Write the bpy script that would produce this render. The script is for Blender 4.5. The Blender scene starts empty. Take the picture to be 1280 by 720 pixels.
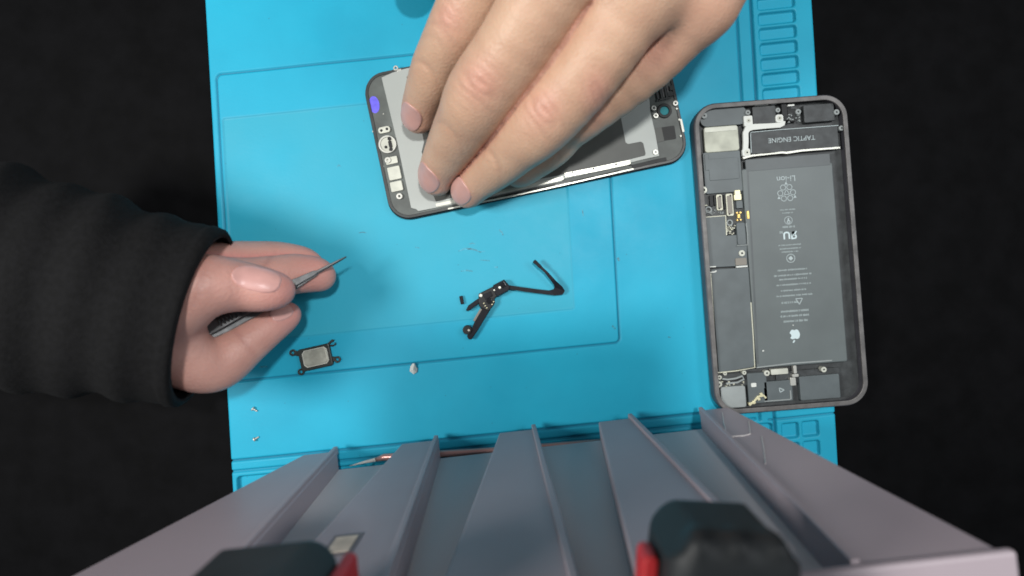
import bpy, bmesh, math, random
import numpy as np
from mathutils import Vector, Matrix

K = 0.001                      # everything below is written in millimetres
CAM_H = 260.0
FPX = 736.0                    # focal length in photo pixels
NX, NY = 658.0, 341.0          # where the photo's vertical lines meet
random.seed(7)
rng = np.random.default_rng(5)
scene = bpy.context.scene
COL = scene.collection


def sc(z):
    return FPX / (CAM_H - z)


def at(px, py, z=0.0):
    """Photo measurement -> bench position in mm at height z."""
    s = sc(z)
    return ((px - NX) / s, (NY - py) / s)


def P3(px, py, z):
    x, y = at(px, py, z)
    return (x, y, z)


# ------------------------------------------------------------------ materials
def srgb(r, g, b):
    def f(c):
        c /= 255.0
        return c / 12.92 if c <= 0.04045 else ((c + 0.055) / 1.055) ** 2.4
    return (f(r), f(g), f(b), 1.0)


def mat(name, col, rough=0.5, metal=0.0, var=0.0, var_scale=60.0, bump=0.0, bump_scale=400.0,
        spec=0.5, coat=0.0, sss=0.0, col2=None, rough_var=0.0, aniso=0.0):
    m = bpy.data.materials.new(name)
    m.use_nodes = True
    nt = m.node_tree
    b = nt.nodes['Principled BSDF']
    b.inputs['Base Color'].default_value = col
    b.inputs['Roughness'].default_value = rough
    b.inputs['Metallic'].default_value = metal
    b.inputs['Specular IOR Level'].default_value = spec
    b.inputs['Coat Weight'].default_value = coat
    geo = nt.nodes.new('ShaderNodeNewGeometry')
    if var > 0 or col2 is not None:
        n = nt.nodes.new('ShaderNodeTexNoise')
        n.inputs['Scale'].default_value = var_scale
        n.inputs['Detail'].default_value = 6
        nt.links.new(geo.outputs['Position'], n.inputs['Vector'])
        rp = nt.nodes.new('ShaderNodeValToRGB')
        c2 = col2 if col2 is not None else tuple(c * (1 - var) for c in col[:3]) + (1,)
        rp.color_ramp.elements[0].color = c2
        rp.color_ramp.elements[1].color = col if col2 is not None else tuple(min(1, c * (1 + var)) for c in col[:3]) + (1,)
        rp.color_ramp.elements[0].position = 0.35
        rp.color_ramp.elements[1].position = 0.65
        nt.links.new(n.outputs['Fac'], rp.inputs['Fac'])
        nt.links.new(rp.outputs['Color'], b.inputs['Base Color'])
    if rough_var > 0:
        n2 = nt.nodes.new('ShaderNodeTexNoise')
        n2.inputs['Scale'].default_value = var_scale * 1.7
        n2.inputs['Detail'].default_value = 8
        nt.links.new(geo.outputs['Position'], n2.inputs['Vector'])
        mr = nt.nodes.new('ShaderNodeMapRange')
        mr.inputs['To Min'].default_value = max(0.02, rough - rough_var)
        mr.inputs['To Max'].default_value = min(1, rough + rough_var)
        nt.links.new(n2.outputs['Fac'], mr.inputs['Value'])
        nt.links.new(mr.outputs['Result'], b.inputs['Roughness'])
    if bump > 0:
        n3 = nt.nodes.new('ShaderNodeTexNoise')
        n3.inputs['Scale'].default_value = bump_scale
        n3.inputs['Detail'].default_value = 5
        nt.links.new(geo.outputs['Position'], n3.inputs['Vector'])
        bp = nt.nodes.new('ShaderNodeBump')
        bp.inputs['Strength'].default_value = bump
        bp.inputs['Distance'].default_value = 0.0004
        nt.links.new(n3.outputs['Fac'], bp.inputs['Height'])
        nt.links.new(bp.outputs['Normal'], b.inputs['Normal'])
    return m


M = {}
M['bench'] = mat('bench_laminate', (0.0022, 0.0022, 0.0026, 1), 0.7, var=0.3, var_scale=90, bump=0.1, spec=0.06)
M['frame_dark'] = mat('display_frame', (0.075, 0.086, 0.080, 1), 0.5, var=0.25, var_scale=110, bump=0.15)
M['rim'] = mat('display_rim', (0.035, 0.038, 0.038, 1), 0.35, var=0.2, var_scale=150)
M['glass_black'] = mat('black_glass', (0.01, 0.01, 0.012, 1), 0.08, coat=0.5)
M['shield'] = mat('shield_steel', (0.33, 0.35, 0.335, 1), 0.5, 0.25, var=0.06, var_scale=30, rough_var=0.06, bump=0.05, bump_scale=120)
M['film'] = mat('graphite_film', (0.062, 0.066, 0.060, 1), 0.5, var=0.22, var_scale=45, bump=0.12, bump_scale=200)
M['rail'] = mat('bright_rail', (0.55, 0.55, 0.49, 1), 0.36, 0.45)
M['steel'] = mat('bright_steel', (0.52, 0.52, 0.48, 1), 0.38, 0.6)
M['cream_metal'] = mat('cream_shield', (0.48, 0.49, 0.43, 1), 0.5, 0.2, var=0.12, var_scale=160)
M['purple'] = mat('purple_ink', (0.12, 0.10, 0.72, 1), 0.45, var=0.15, var_scale=500)
M['dark'] = mat('dark_plastic', (0.013, 0.014, 0.015, 1), 0.5, spec=0.3, var=0.2, var_scale=200)
M['lens'] = mat('teal_lens', (0.03, 0.22, 0.25, 1), 0.15, coat=0.6)
M['alu'] = mat('grey_aluminium', (0.125, 0.12, 0.118, 1), 0.5, 0.25, var=0.25, var_scale=180, rough_var=0.1)
M['alu_side'] = mat('grey_housing', (0.075, 0.075, 0.088, 1), 0.5, 0.25, var=0.15, var_scale=120)
M['board'] = mat('board_black', (0.032, 0.036, 0.038, 1), 0.5, var=0.3, var_scale=260, bump=0.2)
M['panel'] = mat('grey_cover', (0.085, 0.102, 0.108, 1), 0.45, var=0.10, var_scale=120)
M['battery'] = mat('battery_wrap', (0.100, 0.118, 0.120, 1), 0.42, var=0.07, var_scale=60, bump=0.06, bump_scale=150)
M['battery_edge'] = mat('battery_fold', (0.075, 0.086, 0.09, 1), 0.42, var=0.1, var_scale=80)
M['print'] = mat('grey_print', (0.36, 0.42, 0.43, 1), 0.55)
M['print_dim'] = mat('dim_print', (0.27, 0.32, 0.325, 1), 0.55)
M['print_bright'] = mat('bright_print', (0.50, 0.60, 0.62, 1), 0.5)
M['cream_line'] = mat('cream_line', (0.52, 0.52, 0.42, 1), 0.45, 0.2)
M['gold'] = mat('gold_contact', (0.75, 0.52, 0.17, 1), 0.3, 0.7, var=0.2, var_scale=900)
M['pale_gold'] = mat('pale_gold', (0.72, 0.68, 0.45, 1), 0.35, 0.4)
M['connector'] = mat('taupe_connector', (0.19, 0.175, 0.15, 1), 0.5)
M['foil'] = mat('foil_pad', (0.36, 0.37, 0.31, 1), 0.5, 0.2, var=0.18, var_scale=140, bump=0.2, bump_scale=300)
M['pad_grey'] = mat('grey_pad', (0.24, 0.265, 0.265, 1), 0.6, var=0.08, var_scale=150)
M['white'] = mat('white_bit', (0.58, 0.60, 0.57, 1), 0.5)
M['flex'] = mat('black_flex', (0.008, 0.009, 0.013, 1), 0.6, spec=0.2, var=0.25, var_scale=400)
M['speaker_rim'] = mat('speaker_plastic', (0.02, 0.024, 0.022, 1), 0.4, var=0.2, var_scale=200)
M['speaker_plate'] = mat('speaker_plate', (0.36, 0.36, 0.31, 1), 0.42, 0.4, var=0.2, var_scale=250, rough_var=0.1)
M['tool_dark'] = mat('dark_steel', (0.075, 0.078, 0.082, 1), 0.45, 0.5, var=0.2, var_scale=400)
M['tool_grip'] = mat('knurled_grip', (0.05, 0.05, 0.05, 1), 0.4, 0.5)
M['organizer'] = mat('grey_polypropylene', (0.31, 0.262, 0.29, 1), 0.42, var=0.035, var_scale=18, rough_var=0.06, bump=0.04, bump_scale=250, spec=0.35)
M['organizer_back'] = mat('grey_polypropylene_panel', (0.50, 0.46, 0.475, 1), 0.6, var=0.03, var_scale=18, spec=0.3)
M['rubber'] = mat('black_rubber', (0.011, 0.014, 0.016, 1), 0.6, var=0.3, var_scale=70, bump=0.1, bump_scale=300)
M['red'] = mat('red_plastic', (0.45, 0.022, 0.026, 1), 0.5, var=0.1, var_scale=150)
M['copper'] = mat('coppery_pink', (0.55, 0.30, 0.27, 1), 0.3, 0.5)
M['sticker'] = mat('worn_sticker', (0.50, 0.43, 0.36, 1), 0.7, 0.0, var=0.15, var_scale=250)
M['sticker_edge'] = mat('sticker_glue', (0.16, 0.13, 0.14, 1), 0.5)
M['crease'] = mat('tape_crease', (0.55, 0.53, 0.52, 1), 0.3)
M['sleeve'] = mat('black_sleeve', (0.0035, 0.0035, 0.004, 1), 0.9, var=0.3, var_scale=500, bump=0.5, bump_scale=900, spec=0.2)
M['smudge'] = mat('mat_scuff', (0.022, 0.24, 0.34, 1), 0.5, var=0.5, var_scale=900)
M['smudge_y'] = mat('mat_stain', (0.05, 0.31, 0.30, 1), 0.5)
M['nail'] = mat('nail_plate', (0.50, 0.285, 0.25, 1), 0.34, coat=0.2, var=0.05, var_scale=200)
M['nail_r'] = mat('nail_plate_pale', (0.60, 0.33, 0.30, 1), 0.3, coat=0.25, var=0.05, var_scale=200)


def mat_blue():
    m = bpy.data.materials.new('blue_silicone')
    m.use_nodes = True
    nt = m.node_tree
    b = nt.nodes['Principled BSDF']
    geo = nt.nodes.new('ShaderNodeNewGeometry')
    n = nt.nodes.new('ShaderNodeTexNoise'); n.inputs['Scale'].default_value = 14; n.inputs['Detail'].default_value = 7
    nt.links.new(geo.outputs['Position'], n.inputs['Vector'])
    rp = nt.nodes.new('ShaderNodeValToRGB')
    rp.color_ramp.elements[0].position = 0.3; rp.color_ramp.elements[1].position = 0.7
    rp.color_ramp.elements[0].color = (0.012, 0.295, 0.450, 1)
    rp.color_ramp.elements[1].color = (0.017, 0.385, 0.565, 1)
    nt.links.new(n.outputs['Fac'], rp.inputs['Fac'])
    # worn patch: attribute 'wear' marks the rubbed inner work area
    at_ = nt.nodes.new('ShaderNodeAttribute'); at_.attribute_name = 'wear'
    mx = nt.nodes.new('ShaderNodeMixRGB'); mx.blend_type = 'MIX'
    mx.inputs['Color2'].default_value = (0.030, 0.335, 0.465, 1)
    n2 = nt.nodes.new('ShaderNodeTexNoise'); n2.inputs['Scale'].default_value = 22; n2.inputs['Detail'].default_value = 8
    nt.links.new(geo.outputs['Position'], n2.inputs['Vector'])
    mul = nt.nodes.new('ShaderNodeMath'); mul.operation = 'MULTIPLY'
    nt.links.new(at_.outputs['Fac'], mul.inputs[0]); nt.links.new(n2.outputs['Fac'], mul.inputs[1])
    mul2 = nt.nodes.new('ShaderNodeMath'); mul2.operation = 'MULTIPLY'; mul2.inputs[1].default_value = 1.5; mul2.use_clamp = True
    nt.links.new(mul.outputs[0], mul2.inputs[0])
    nt.links.new(mul2.outputs[0], mx.inputs['Fac']); nt.links.new(rp.outputs['Color'], mx.inputs['Color1'])
    # darker tone along the grooves, pocket edges and wells
    dt = nt.nodes.new('ShaderNodeAttribute'); dt.attribute_name = 'groove_tone'
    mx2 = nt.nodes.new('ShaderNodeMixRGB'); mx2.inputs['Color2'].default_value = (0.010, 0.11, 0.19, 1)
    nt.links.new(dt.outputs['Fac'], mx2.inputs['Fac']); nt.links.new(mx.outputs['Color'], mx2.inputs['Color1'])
    vo = nt.nodes.new('ShaderNodeTexVoronoi'); vo.inputs['Scale'].default_value = 130; vo.inputs['Randomness'].default_value = 1.0
    nt.links.new(geo.outputs['Position'], vo.inputs['Vector'])
    spk = nt.nodes.new('ShaderNodeMapRange'); spk.inputs['From Min'].default_value = 0.045; spk.inputs['From Max'].default_value = 0.025
    spk.inputs['To Max'].default_value = 0.55
    nt.links.new(vo.outputs['Distance'], spk.inputs['Value'])
    mx3 = nt.nodes.new('ShaderNodeMixRGB'); mx3.inputs['Color2'].default_value = (0.03, 0.16, 0.24, 1)
    nt.links.new(spk.outputs['Result'], mx3.inputs['Fac']); nt.links.new(mx2.outputs['Color'], mx3.inputs['Color1'])
    nt.links.new(mx3.outputs['Color'], b.inputs['Base Color'])
    mr = nt.nodes.new('ShaderNodeMapRange'); mr.inputs['To Min'].default_value = 0.32; mr.inputs['To Max'].default_value = 0.68
    n5 = nt.nodes.new('ShaderNodeTexNoise'); n5.inputs['Scale'].default_value = 40; n5.inputs['Detail'].default_value = 9; n5.inputs['Roughness'].default_value = 0.65
    nt.links.new(geo.outputs['Position'], n5.inputs['Vector']); nt.links.new(n5.outputs['Fac'], mr.inputs['Value'])
    nt.links.new(mr.outputs['Result'], b.inputs['Roughness'])
    b.inputs['Specular IOR Level'].default_value = 0.25
    n3 = nt.nodes.new('ShaderNodeTexNoise'); n3.inputs['Scale'].default_value = 700; n3.inputs['Detail'].default_value = 4
    nt.links.new(geo.outputs['Position'], n3.inputs['Vector'])
    bp = nt.nodes.new('ShaderNodeBump'); bp.inputs['Strength'].default_value = 0.12; bp.inputs['Distance'].default_value = 0.0003
    nt.links.new(n3.outputs['Fac'], bp.inputs['Height']); nt.links.new(bp.outputs['Normal'], b.inputs['Normal'])
    return m


def mat_skin(name, base, red, dark):
    m = bpy.data.materials.new(name)
    m.use_nodes = True
    nt = m.node_tree
    b = nt.nodes['Principled BSDF']
    geo = nt.nodes.new('ShaderNodeNewGeometry')
    n = nt.nodes.new('ShaderNodeTexNoise'); n.inputs['Scale'].default_value = 75; n.inputs['Detail'].default_value = 6
    nt.links.new(geo.outputs['Position'], n.inputs['Vector'])
    rp = nt.nodes.new('ShaderNodeValToRGB')
    rp.color_ramp.elements[0].position = 0.3; rp.color_ramp.elements[1].position = 0.7
    rp.color_ramp.elements[0].color = tuple(c * k for c, k in zip(base[:3], (0.86, 0.80, 0.79))) + (1,)
    rp.color_ramp.elements[1].color = base
    nt.links.new(n.outputs['Fac'], rp.inputs['Fac'])
    at_ = nt.nodes.new('ShaderNodeAttribute'); at_.attribute_name = 'flush_fold_shade'
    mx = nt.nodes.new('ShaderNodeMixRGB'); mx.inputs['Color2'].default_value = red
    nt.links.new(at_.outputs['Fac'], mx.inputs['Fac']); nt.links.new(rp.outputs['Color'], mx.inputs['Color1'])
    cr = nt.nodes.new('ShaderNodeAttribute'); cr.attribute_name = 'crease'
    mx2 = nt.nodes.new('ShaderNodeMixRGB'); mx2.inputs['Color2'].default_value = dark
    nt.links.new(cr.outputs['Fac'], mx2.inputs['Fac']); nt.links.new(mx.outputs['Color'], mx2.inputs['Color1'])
    nt.links.new(mx2.outputs['Color'], b.inputs['Base Color'])
    b.inputs['Roughness'].default_value = 0.48
    b.inputs['Specular IOR Level'].default_value = 0.4
    b.inputs['Subsurface Weight'].default_value = 0.12
    b.inputs['Subsurface Radius'].default_value = (1.0, 0.35, 0.2)
    b.inputs['Subsurface Scale'].default_value = 0.003
    v = nt.nodes.new('ShaderNodeTexVoronoi'); v.inputs['Scale'].default_value = 900
    nt.links.new(geo.outputs['Position'], v.inputs['Vector'])
    n3 = nt.nodes.new('ShaderNodeTexNoise'); n3.inputs['Scale'].default_value = 260; n3.inputs['Detail'].default_value = 6
    nt.links.new(geo.outputs['Position'], n3.inputs['Vector'])
    ad = nt.nodes.new('ShaderNodeMath'); ad.operation = 'ADD'
    nt.links.new(v.outputs['Distance'], ad.inputs[0]); nt.links.new(n3.outputs['Fac'], ad.inputs[1])
    bp = nt.nodes.new('ShaderNodeBump'); bp.inputs['Strength'].default_value = 0.26; bp.inputs['Distance'].default_value = 0.0004
    nt.links.new(ad.outputs[0], bp.inputs['Height']); nt.links.new(bp.outputs['Normal'], b.inputs['Normal'])
    return m


M['mat'] = mat_blue()
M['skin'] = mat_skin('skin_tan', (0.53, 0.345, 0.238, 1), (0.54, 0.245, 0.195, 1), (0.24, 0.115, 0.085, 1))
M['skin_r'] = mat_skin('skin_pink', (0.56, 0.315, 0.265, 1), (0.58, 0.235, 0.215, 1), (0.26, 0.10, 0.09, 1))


# ------------------------------------------------------------------ object helpers
def thing(name, label, cat, loc, group=None):
    o = bpy.data.objects.new(name, None)
    o.empty_display_size = 0.01
    COL.objects.link(o)
    o.location = [c * K for c in loc]
    o['label'] = label
    o['category'] = cat
    if group:
        o['group'] = group
    return o


def root_loc(parent):
    """World position in metres of a (purely translated) parent chain."""
    v = Vector((0, 0, 0))
    p = parent
    while p is not None:
        v += p.location
        p = p.parent
    return v


def mesh_obj(name, verts, faces, material, parent=None, smooth=False, bevel=0.0, segs=2, label=None, loc=None):
    """verts in world mm."""
    base = root_loc(parent)
    me = bpy.data.meshes.new(name)
    own = Vector((0, 0, 0))
    if loc is not None:
        own = Vector([c * K for c in loc]) - base
    off = np.array(base + own)
    v = np.asarray(verts, dtype=float) * K - off
    me.from_pydata([tuple(p) for p in v], [], [tuple(int(i) for i in f) for f in faces])
    me.update()
    if smooth:
        me.polygons.foreach_set('use_smooth', [True] * len(me.polygons))
    me.materials.append(material)
    o = bpy.data.objects.new(name, me)
    COL.objects.link(o)
    o.location = own
    if parent is not None:
        o.parent = parent
    if bevel > 0:
        md = o.modifiers.new('edge', 'BEVEL')
        md.width = bevel * K
        md.segments = segs
        md.limit_method = 'ANGLE'
        md.angle_limit = math.radians(40)
        md.harden_normals = False
    if label:
        o['label'] = label
    return o


def centre_poly(poly):
    return (sum(p[0] for p in poly) / len(poly), sum(p[1] for p in poly) / len(poly))


def ccw(poly):
    a = 0
    for i in range(len(poly)):
        x0, y0 = poly[i]; x1, y1 = poly[(i + 1) % len(poly)]
        a += x0 * y1 - x1 * y0
    return list(poly) if a > 0 else list(reversed(poly))


class Geo:
    """Collects solids (mm) for ONE part."""
    def __init__(self):
        self.v = []; self.f = []

    def prism(self, poly, z0, z1):
        poly = ccw(poly); n = len(poly); b = len(self.v)
        self.v += [(x, y, z0) for x, y in poly] + [(x, y, z1) for x, y in poly]
        self.f.append(tuple(b + i for i in reversed(range(n))))
        self.f.append(tuple(b + n + i for i in range(n)))
        for i in range(n):
            j = (i + 1) % n
            self.f.append((b + i, b + j, b + n + j, b + n + i))
        return self

    def ring(self, outer, inner, z0, z1):
        outer = ccw(outer); inner = ccw(inner); n = len(outer); b = len(self.v)
        for pl, z in ((outer, z0), (outer, z1), (inner, z0), (inner, z1)):
            self.v += [(x, y, z) for x, y in pl]
        for i in range(n):
            j = (i + 1) % n
            self.f.append((b + i, b + j, b + n + j, b + n + i))
            self.f.append((b + 2 * n + j, b + 2 * n + i, b + 3 * n + i, b + 3 * n + j))
            self.f.append((b + n + i, b + n + j, b + 3 * n + j, b + 3 * n + i))
            self.f.append((b + j, b + i, b + 2 * n + i, b + 2 * n + j))
        return self

    def tube(self, pts, radii, n=12, caps=True):
        pts = [Vector(p) for p in pts]
        b = len(self.v)
        up = Vector((0, 0, 1))
        for i, p in enumerate(pts):
            d = (pts[min(i + 1, len(pts) - 1)] - pts[max(i - 1, 0)]).normalized()
            if abs(d.dot(up)) > 0.95:
                a = Vector((1, 0, 0))
            else:
                a = up
            s = d.cross(a).normalized(); t = s.cross(d).normalized()
            r = radii[i] if hasattr(radii, '__len__') else radii
            for k in range(n):
                an = 2 * math.pi * k / n
                self.v.append(tuple(p + s * (r * math.cos(an)) + t * (r * math.sin(an))))
        for i in range(len(pts) - 1):
            for k in range(n):
                j = (k + 1) % n
                self.f.append((b + i * n + k, b + i * n + j, b + (i + 1) * n + j, b + (i + 1) * n + k))
        if caps:
            self.f.append(tuple(b + k for k in reversed(range(n))))
            self.f.append(tuple(b + (len(pts) - 1) * n + k for k in range(n)))
        return self

    def disc(self, c, r, z0, z1, n=28):
        return self.prism([(c[0] + r * math.cos(2 * math.pi * i / n), c[1] + r * math.sin(2 * math.pi * i / n)) for i in range(n)], z0, z1)

    def annulus(self, c, r1, r0, z0, z1, n=28):
        f = lambda r: [(c[0] + r * math.cos(2 * math.pi * i / n), c[1] + r * math.sin(2 * math.pi * i / n)) for i in range(n)]
        return self.ring(f(r1), f(r0), z0, z1)

    def build(self, name, material, parent=None, **kw):
        return mesh_obj(name, self.v, self.f, material, parent, **kw)


def rrect(cx, cy, w, h, r, ang=0.0, n=6):
    r = min(r, w / 2 - 1e-3, h / 2 - 1e-3)
    pts = []
    for (sx, sy, a0) in ((1, 1, 0), (-1, 1, 90), (-1, -1, 180), (1, -1, 270)):
        for k in range(n + 1):
            a = math.radians(a0 + 90 * k / n)
            pts.append((sx * (w / 2 - r) + r * math.cos(a), sy * (h / 2 - r) + r * math.sin(a)))
    ca, sa = math.cos(ang), math.sin(ang)
    return [(cx + x * ca - y * sa, cy + x * sa + y * ca) for x, y in pts]


def path_strip(pts, w):
    """Polygon of a strip of width w along 2-D pts."""
    L, R = [], []
    for i, p in enumerate(pts):
        a = pts[max(i - 1, 0)]; b = pts[min(i + 1, len(pts) - 1)]
        dx, dy = b[0] - a[0], b[1] - a[1]
        l = math.hypot(dx, dy) or 1
        ww = w[i] if hasattr(w, '__len__') else w
        L.append((p[0] - dy / l * ww / 2, p[1] + dx / l * ww / 2))
        R.append((p[0] + dy / l * ww / 2, p[1] - dx / l * ww / 2))
    return L + R[::-1]


def strip_geo(g, pts, w, z0, z1):
    """Convex-safe strip: one quad prism surface along a path."""
    pl = path_strip(pts, w); n = len(pts); b = len(g.v)
    L = pl[:n]; R = pl[n:][::-1]
    zz0 = z0 if hasattr(z0, '__len__') else [z0] * n
    zz1 = z1 if hasattr(z1, '__len__') else [z1] * n
    for i in range(n):
        g.v += [(L[i][0], L[i][1], zz0[i]), (R[i][0], R[i][1], zz0[i]), (R[i][0], R[i][1], zz1[i]), (L[i][0], L[i][1], zz1[i])]
    for i in range(n - 1):
        a = b + 4 * i; c = a + 4
        for k in range(4):
            j = (k + 1) % 4
            g.f.append((a + k, a + j, c + j, c + k))
    g.f.append((b + 3, b + 2, b + 1, b)); e = b + 4 * (n - 1)
    g.f.append((e, e + 1, e + 2, e + 3))
    return g


def text_obj(name, body, size, c, z, rot, material, parent, depth=0.05, sx=1.0, bold=0.0):
    cu = bpy.data.curves.new(name, 'FONT')
    cu.body = body; cu.size = size * K; cu.align_x = 'CENTER'; cu.align_y = 'CENTER'
    cu.extrude = depth * K / 2; cu.offset = bold * K
    tmp = bpy.data.objects.new('tmp_text', cu)
    COL.objects.link(tmp)
    dg = bpy.context.evaluated_depsgraph_get()
    me = bpy.data.meshes.new_from_object(tmp.evaluated_get(dg))
    bpy.data.objects.remove(tmp); bpy.data.curves.remove(cu)
    me.name = name
    mw = Matrix.Rotation(rot, 4, 'Z') @ Matrix.Diagonal((sx, 1, 1, 1))
    me.transform(mw)
    me.materials.clear(); me.materials.append(material)
    o = bpy.data.objects.new(name, me)
    COL.objects.link(o)
    o.location = Vector((c[0] * K, c[1] * K, z * K)) - root_loc(parent)
    o.parent = parent
    return o


# ------------------------------------------------------------------ implicit surfaces
def round_cone(X, Y, Z, a, b, ra, rb):
    ax, ay, az = a
    bax, bay, baz = b[0] - ax, b[1] - ay, b[2] - az
    l2 = bax * bax + bay * bay + baz * baz
    px, py, pz = X - ax, Y - ay, Z - az
    t = np.clip((px * bax + py * bay + pz * baz) / l2, 0, 1)
    dx = px - t * bax; dy = py - t * bay; dz = pz - t * baz
    return np.sqrt(dx * dx + dy * dy + dz * dz) - (ra + (rb - ra) * t)


def smin(a, b, k):
    h = np.maximum(k - np.abs(a - b), 0) / k
    return np.minimum(a, b) - h * h * k * 0.25


def catmull(pts, sub=3):
    P = [np.array(p, float) for p in pts]
    P = [2 * P[0] - P[1]] + P + [2 * P[-1] - P[-2]]
    out = []
    for i in range(1, len(P) - 2):
        for k in range(sub):
            t = k / sub
            out.append(0.5 * ((2 * P[i]) + (-P[i - 1] + P[i + 1]) * t + (2 * P[i - 1] - 5 * P[i] + 4 * P[i + 1] - P[i + 2]) * t * t
                              + (-P[i - 1] + 3 * P[i] - 3 * P[i + 1] + P[i + 2]) * t ** 3))
    out.append(P[-2])
    return out


def chain_sdf(X, Y, Z, pts, sub=3, k=1.5):
    """pts: (x,y,z,r)"""
    q = catmull(pts, sub)
    d = None
    for i in range(len(q) - 1):
        c = round_cone(X, Y, Z, q[i][:3], q[i + 1][:3], q[i][3], q[i + 1][3])
        d = c if d is None else smin(d, c, k)
    return d


EDGES = [((0, 0, 0), (1, 0, 0)), ((0, 1, 0), (1, 1, 0)), ((0, 0, 1), (1, 0, 1)), ((0, 1, 1), (1, 1, 1)),
         ((0, 0, 0), (0, 1, 0)), ((1, 0, 0), (1, 1, 0)), ((0, 0, 1), (0, 1, 1)), ((1, 0, 1), (1, 1, 1)),
         ((0, 0, 0), (0, 0, 1)), ((1, 0, 0), (1, 0, 1)), ((0, 1, 0), (0, 1, 1)), ((1, 1, 0), (1, 1, 1))]


def surface_nets(F, org, h):
    nx, ny, nz = F.shape
    S = (F < 0)
    acc = np.zeros((nx - 1, ny - 1, nz - 1, 3), np.float32)
    cnt = np.zeros((nx - 1, ny - 1, nz - 1), np.float32)
    sl = lambda A, o: A[o[0]:nx - 1 + o[0], o[1]:ny - 1 + o[1], o[2]:nz - 1 + o[2]]
    for a, b in EDGES:
        Fa, Fb = sl(F, a), sl(F, b)
        m = sl(S, a) != sl(S, b)
        t = np.where(m, Fa / np.where(m, Fa - Fb, 1), 0)
        for c in range(3):
            acc[..., c] += np.where(m, a[c] + (b[c] - a[c]) * t, 0)
        cnt += m
    act = cnt > 0
    idx = -np.ones(act.shape, np.int64)
    I = np.argwhere(act)
    idx[act] = np.arange(len(I))
    V = (I + acc[act] / cnt[act][:, None]) * h + np.array(org)
    faces = []
    for ax in range(3):
        o = [(1, 0, 0), (0, 1, 0), (0, 0, 1)][ax]
        A = S[:nx - o[0], :ny - o[1], :nz - o[2]]
        B = S[o[0]:, o[1]:, o[2]:]
        E = np.argwhere(A != B)
        inside = A[tuple(E.T)]
        u, w = [(1, 2), (2, 0), (0, 1)][ax]
        ok = (E[:, u] > 0) & (E[:, w] > 0) & (E[:, u] < F.shape[u] - 1) & (E[:, w] < F.shape[w] - 1)
        E = E[ok]; inside = inside[ok]
        def cell(du, dw):
            c = E.copy(); c[:, u] -= du; c[:, w] -= dw
            return idx[tuple(c.T)]
        q = np.stack([cell(1, 1), cell(0, 1), cell(0, 0), cell(1, 0)], 1)
        q[~inside] = q[~inside][:, ::-1]
        faces.append(q)
    Fq = np.concatenate(faces)
    Fq = Fq[(Fq >= 0).all(1)]
    return V, Fq


def fast_mesh(name, V, Fq, material, parent=None, attrs=None, loc=None):
    base = np.array(root_loc(parent))
    own = np.zeros(3)
    if loc is not None:
        own = np.array(loc) * K - base
    me = bpy.data.meshes.new(name)
    me.vertices.add(len(V)); me.vertices.foreach_set('co', (V * K - base - own).astype(np.float32).ravel())
    me.loops.add(len(Fq) * 4); me.loops.foreach_set('vertex_index', Fq.astype(np.int32).ravel())
    me.polygons.add(len(Fq)); me.polygons.foreach_set('loop_start', np.arange(0, len(Fq) * 4, 4, dtype=np.int32))
    me.polygons.foreach_set('loop_total', np.full(len(Fq), 4, dtype=np.int32))
    me.polygons.foreach_set('use_smooth', np.ones(len(Fq), dtype=bool))
    me.update(calc_edges=True); me.validate()
    for k, a in (attrs or {}).items():
        at_ = me.attributes.new(k, 'FLOAT', 'POINT')
        at_.data.foreach_set('value', np.asarray(a, np.float32))
    me.materials.append(material)
    o = bpy.data.objects.new(name, me)
    COL.objects.link(o)
    o.location = own
    if parent is not None:
        o.parent = parent
    return o


def grid(lo, hi, h):
    ax = [np.arange(lo[i], hi[i] + h, h, dtype=np.float32) for i in range(3)]
    return np.meshgrid(*ax, indexing='ij', sparse=True)


# ================================================================== SETTING
bench = Geo().prism([(-420, -330), (420, -330), (420, 330), (-420, 330)], -24, -4).build('bench', M['bench'], bevel=1.5)
bench['kind'] = 'structure'


# ------------------------------------------------------------------ silicone repair mat
E1 = np.array((0.9949, -0.101)); E2 = np.array((0.0558, 0.9984))
A0, A1, B0, B1 = -20.0, 741.0, -150.0, 612.0


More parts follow.
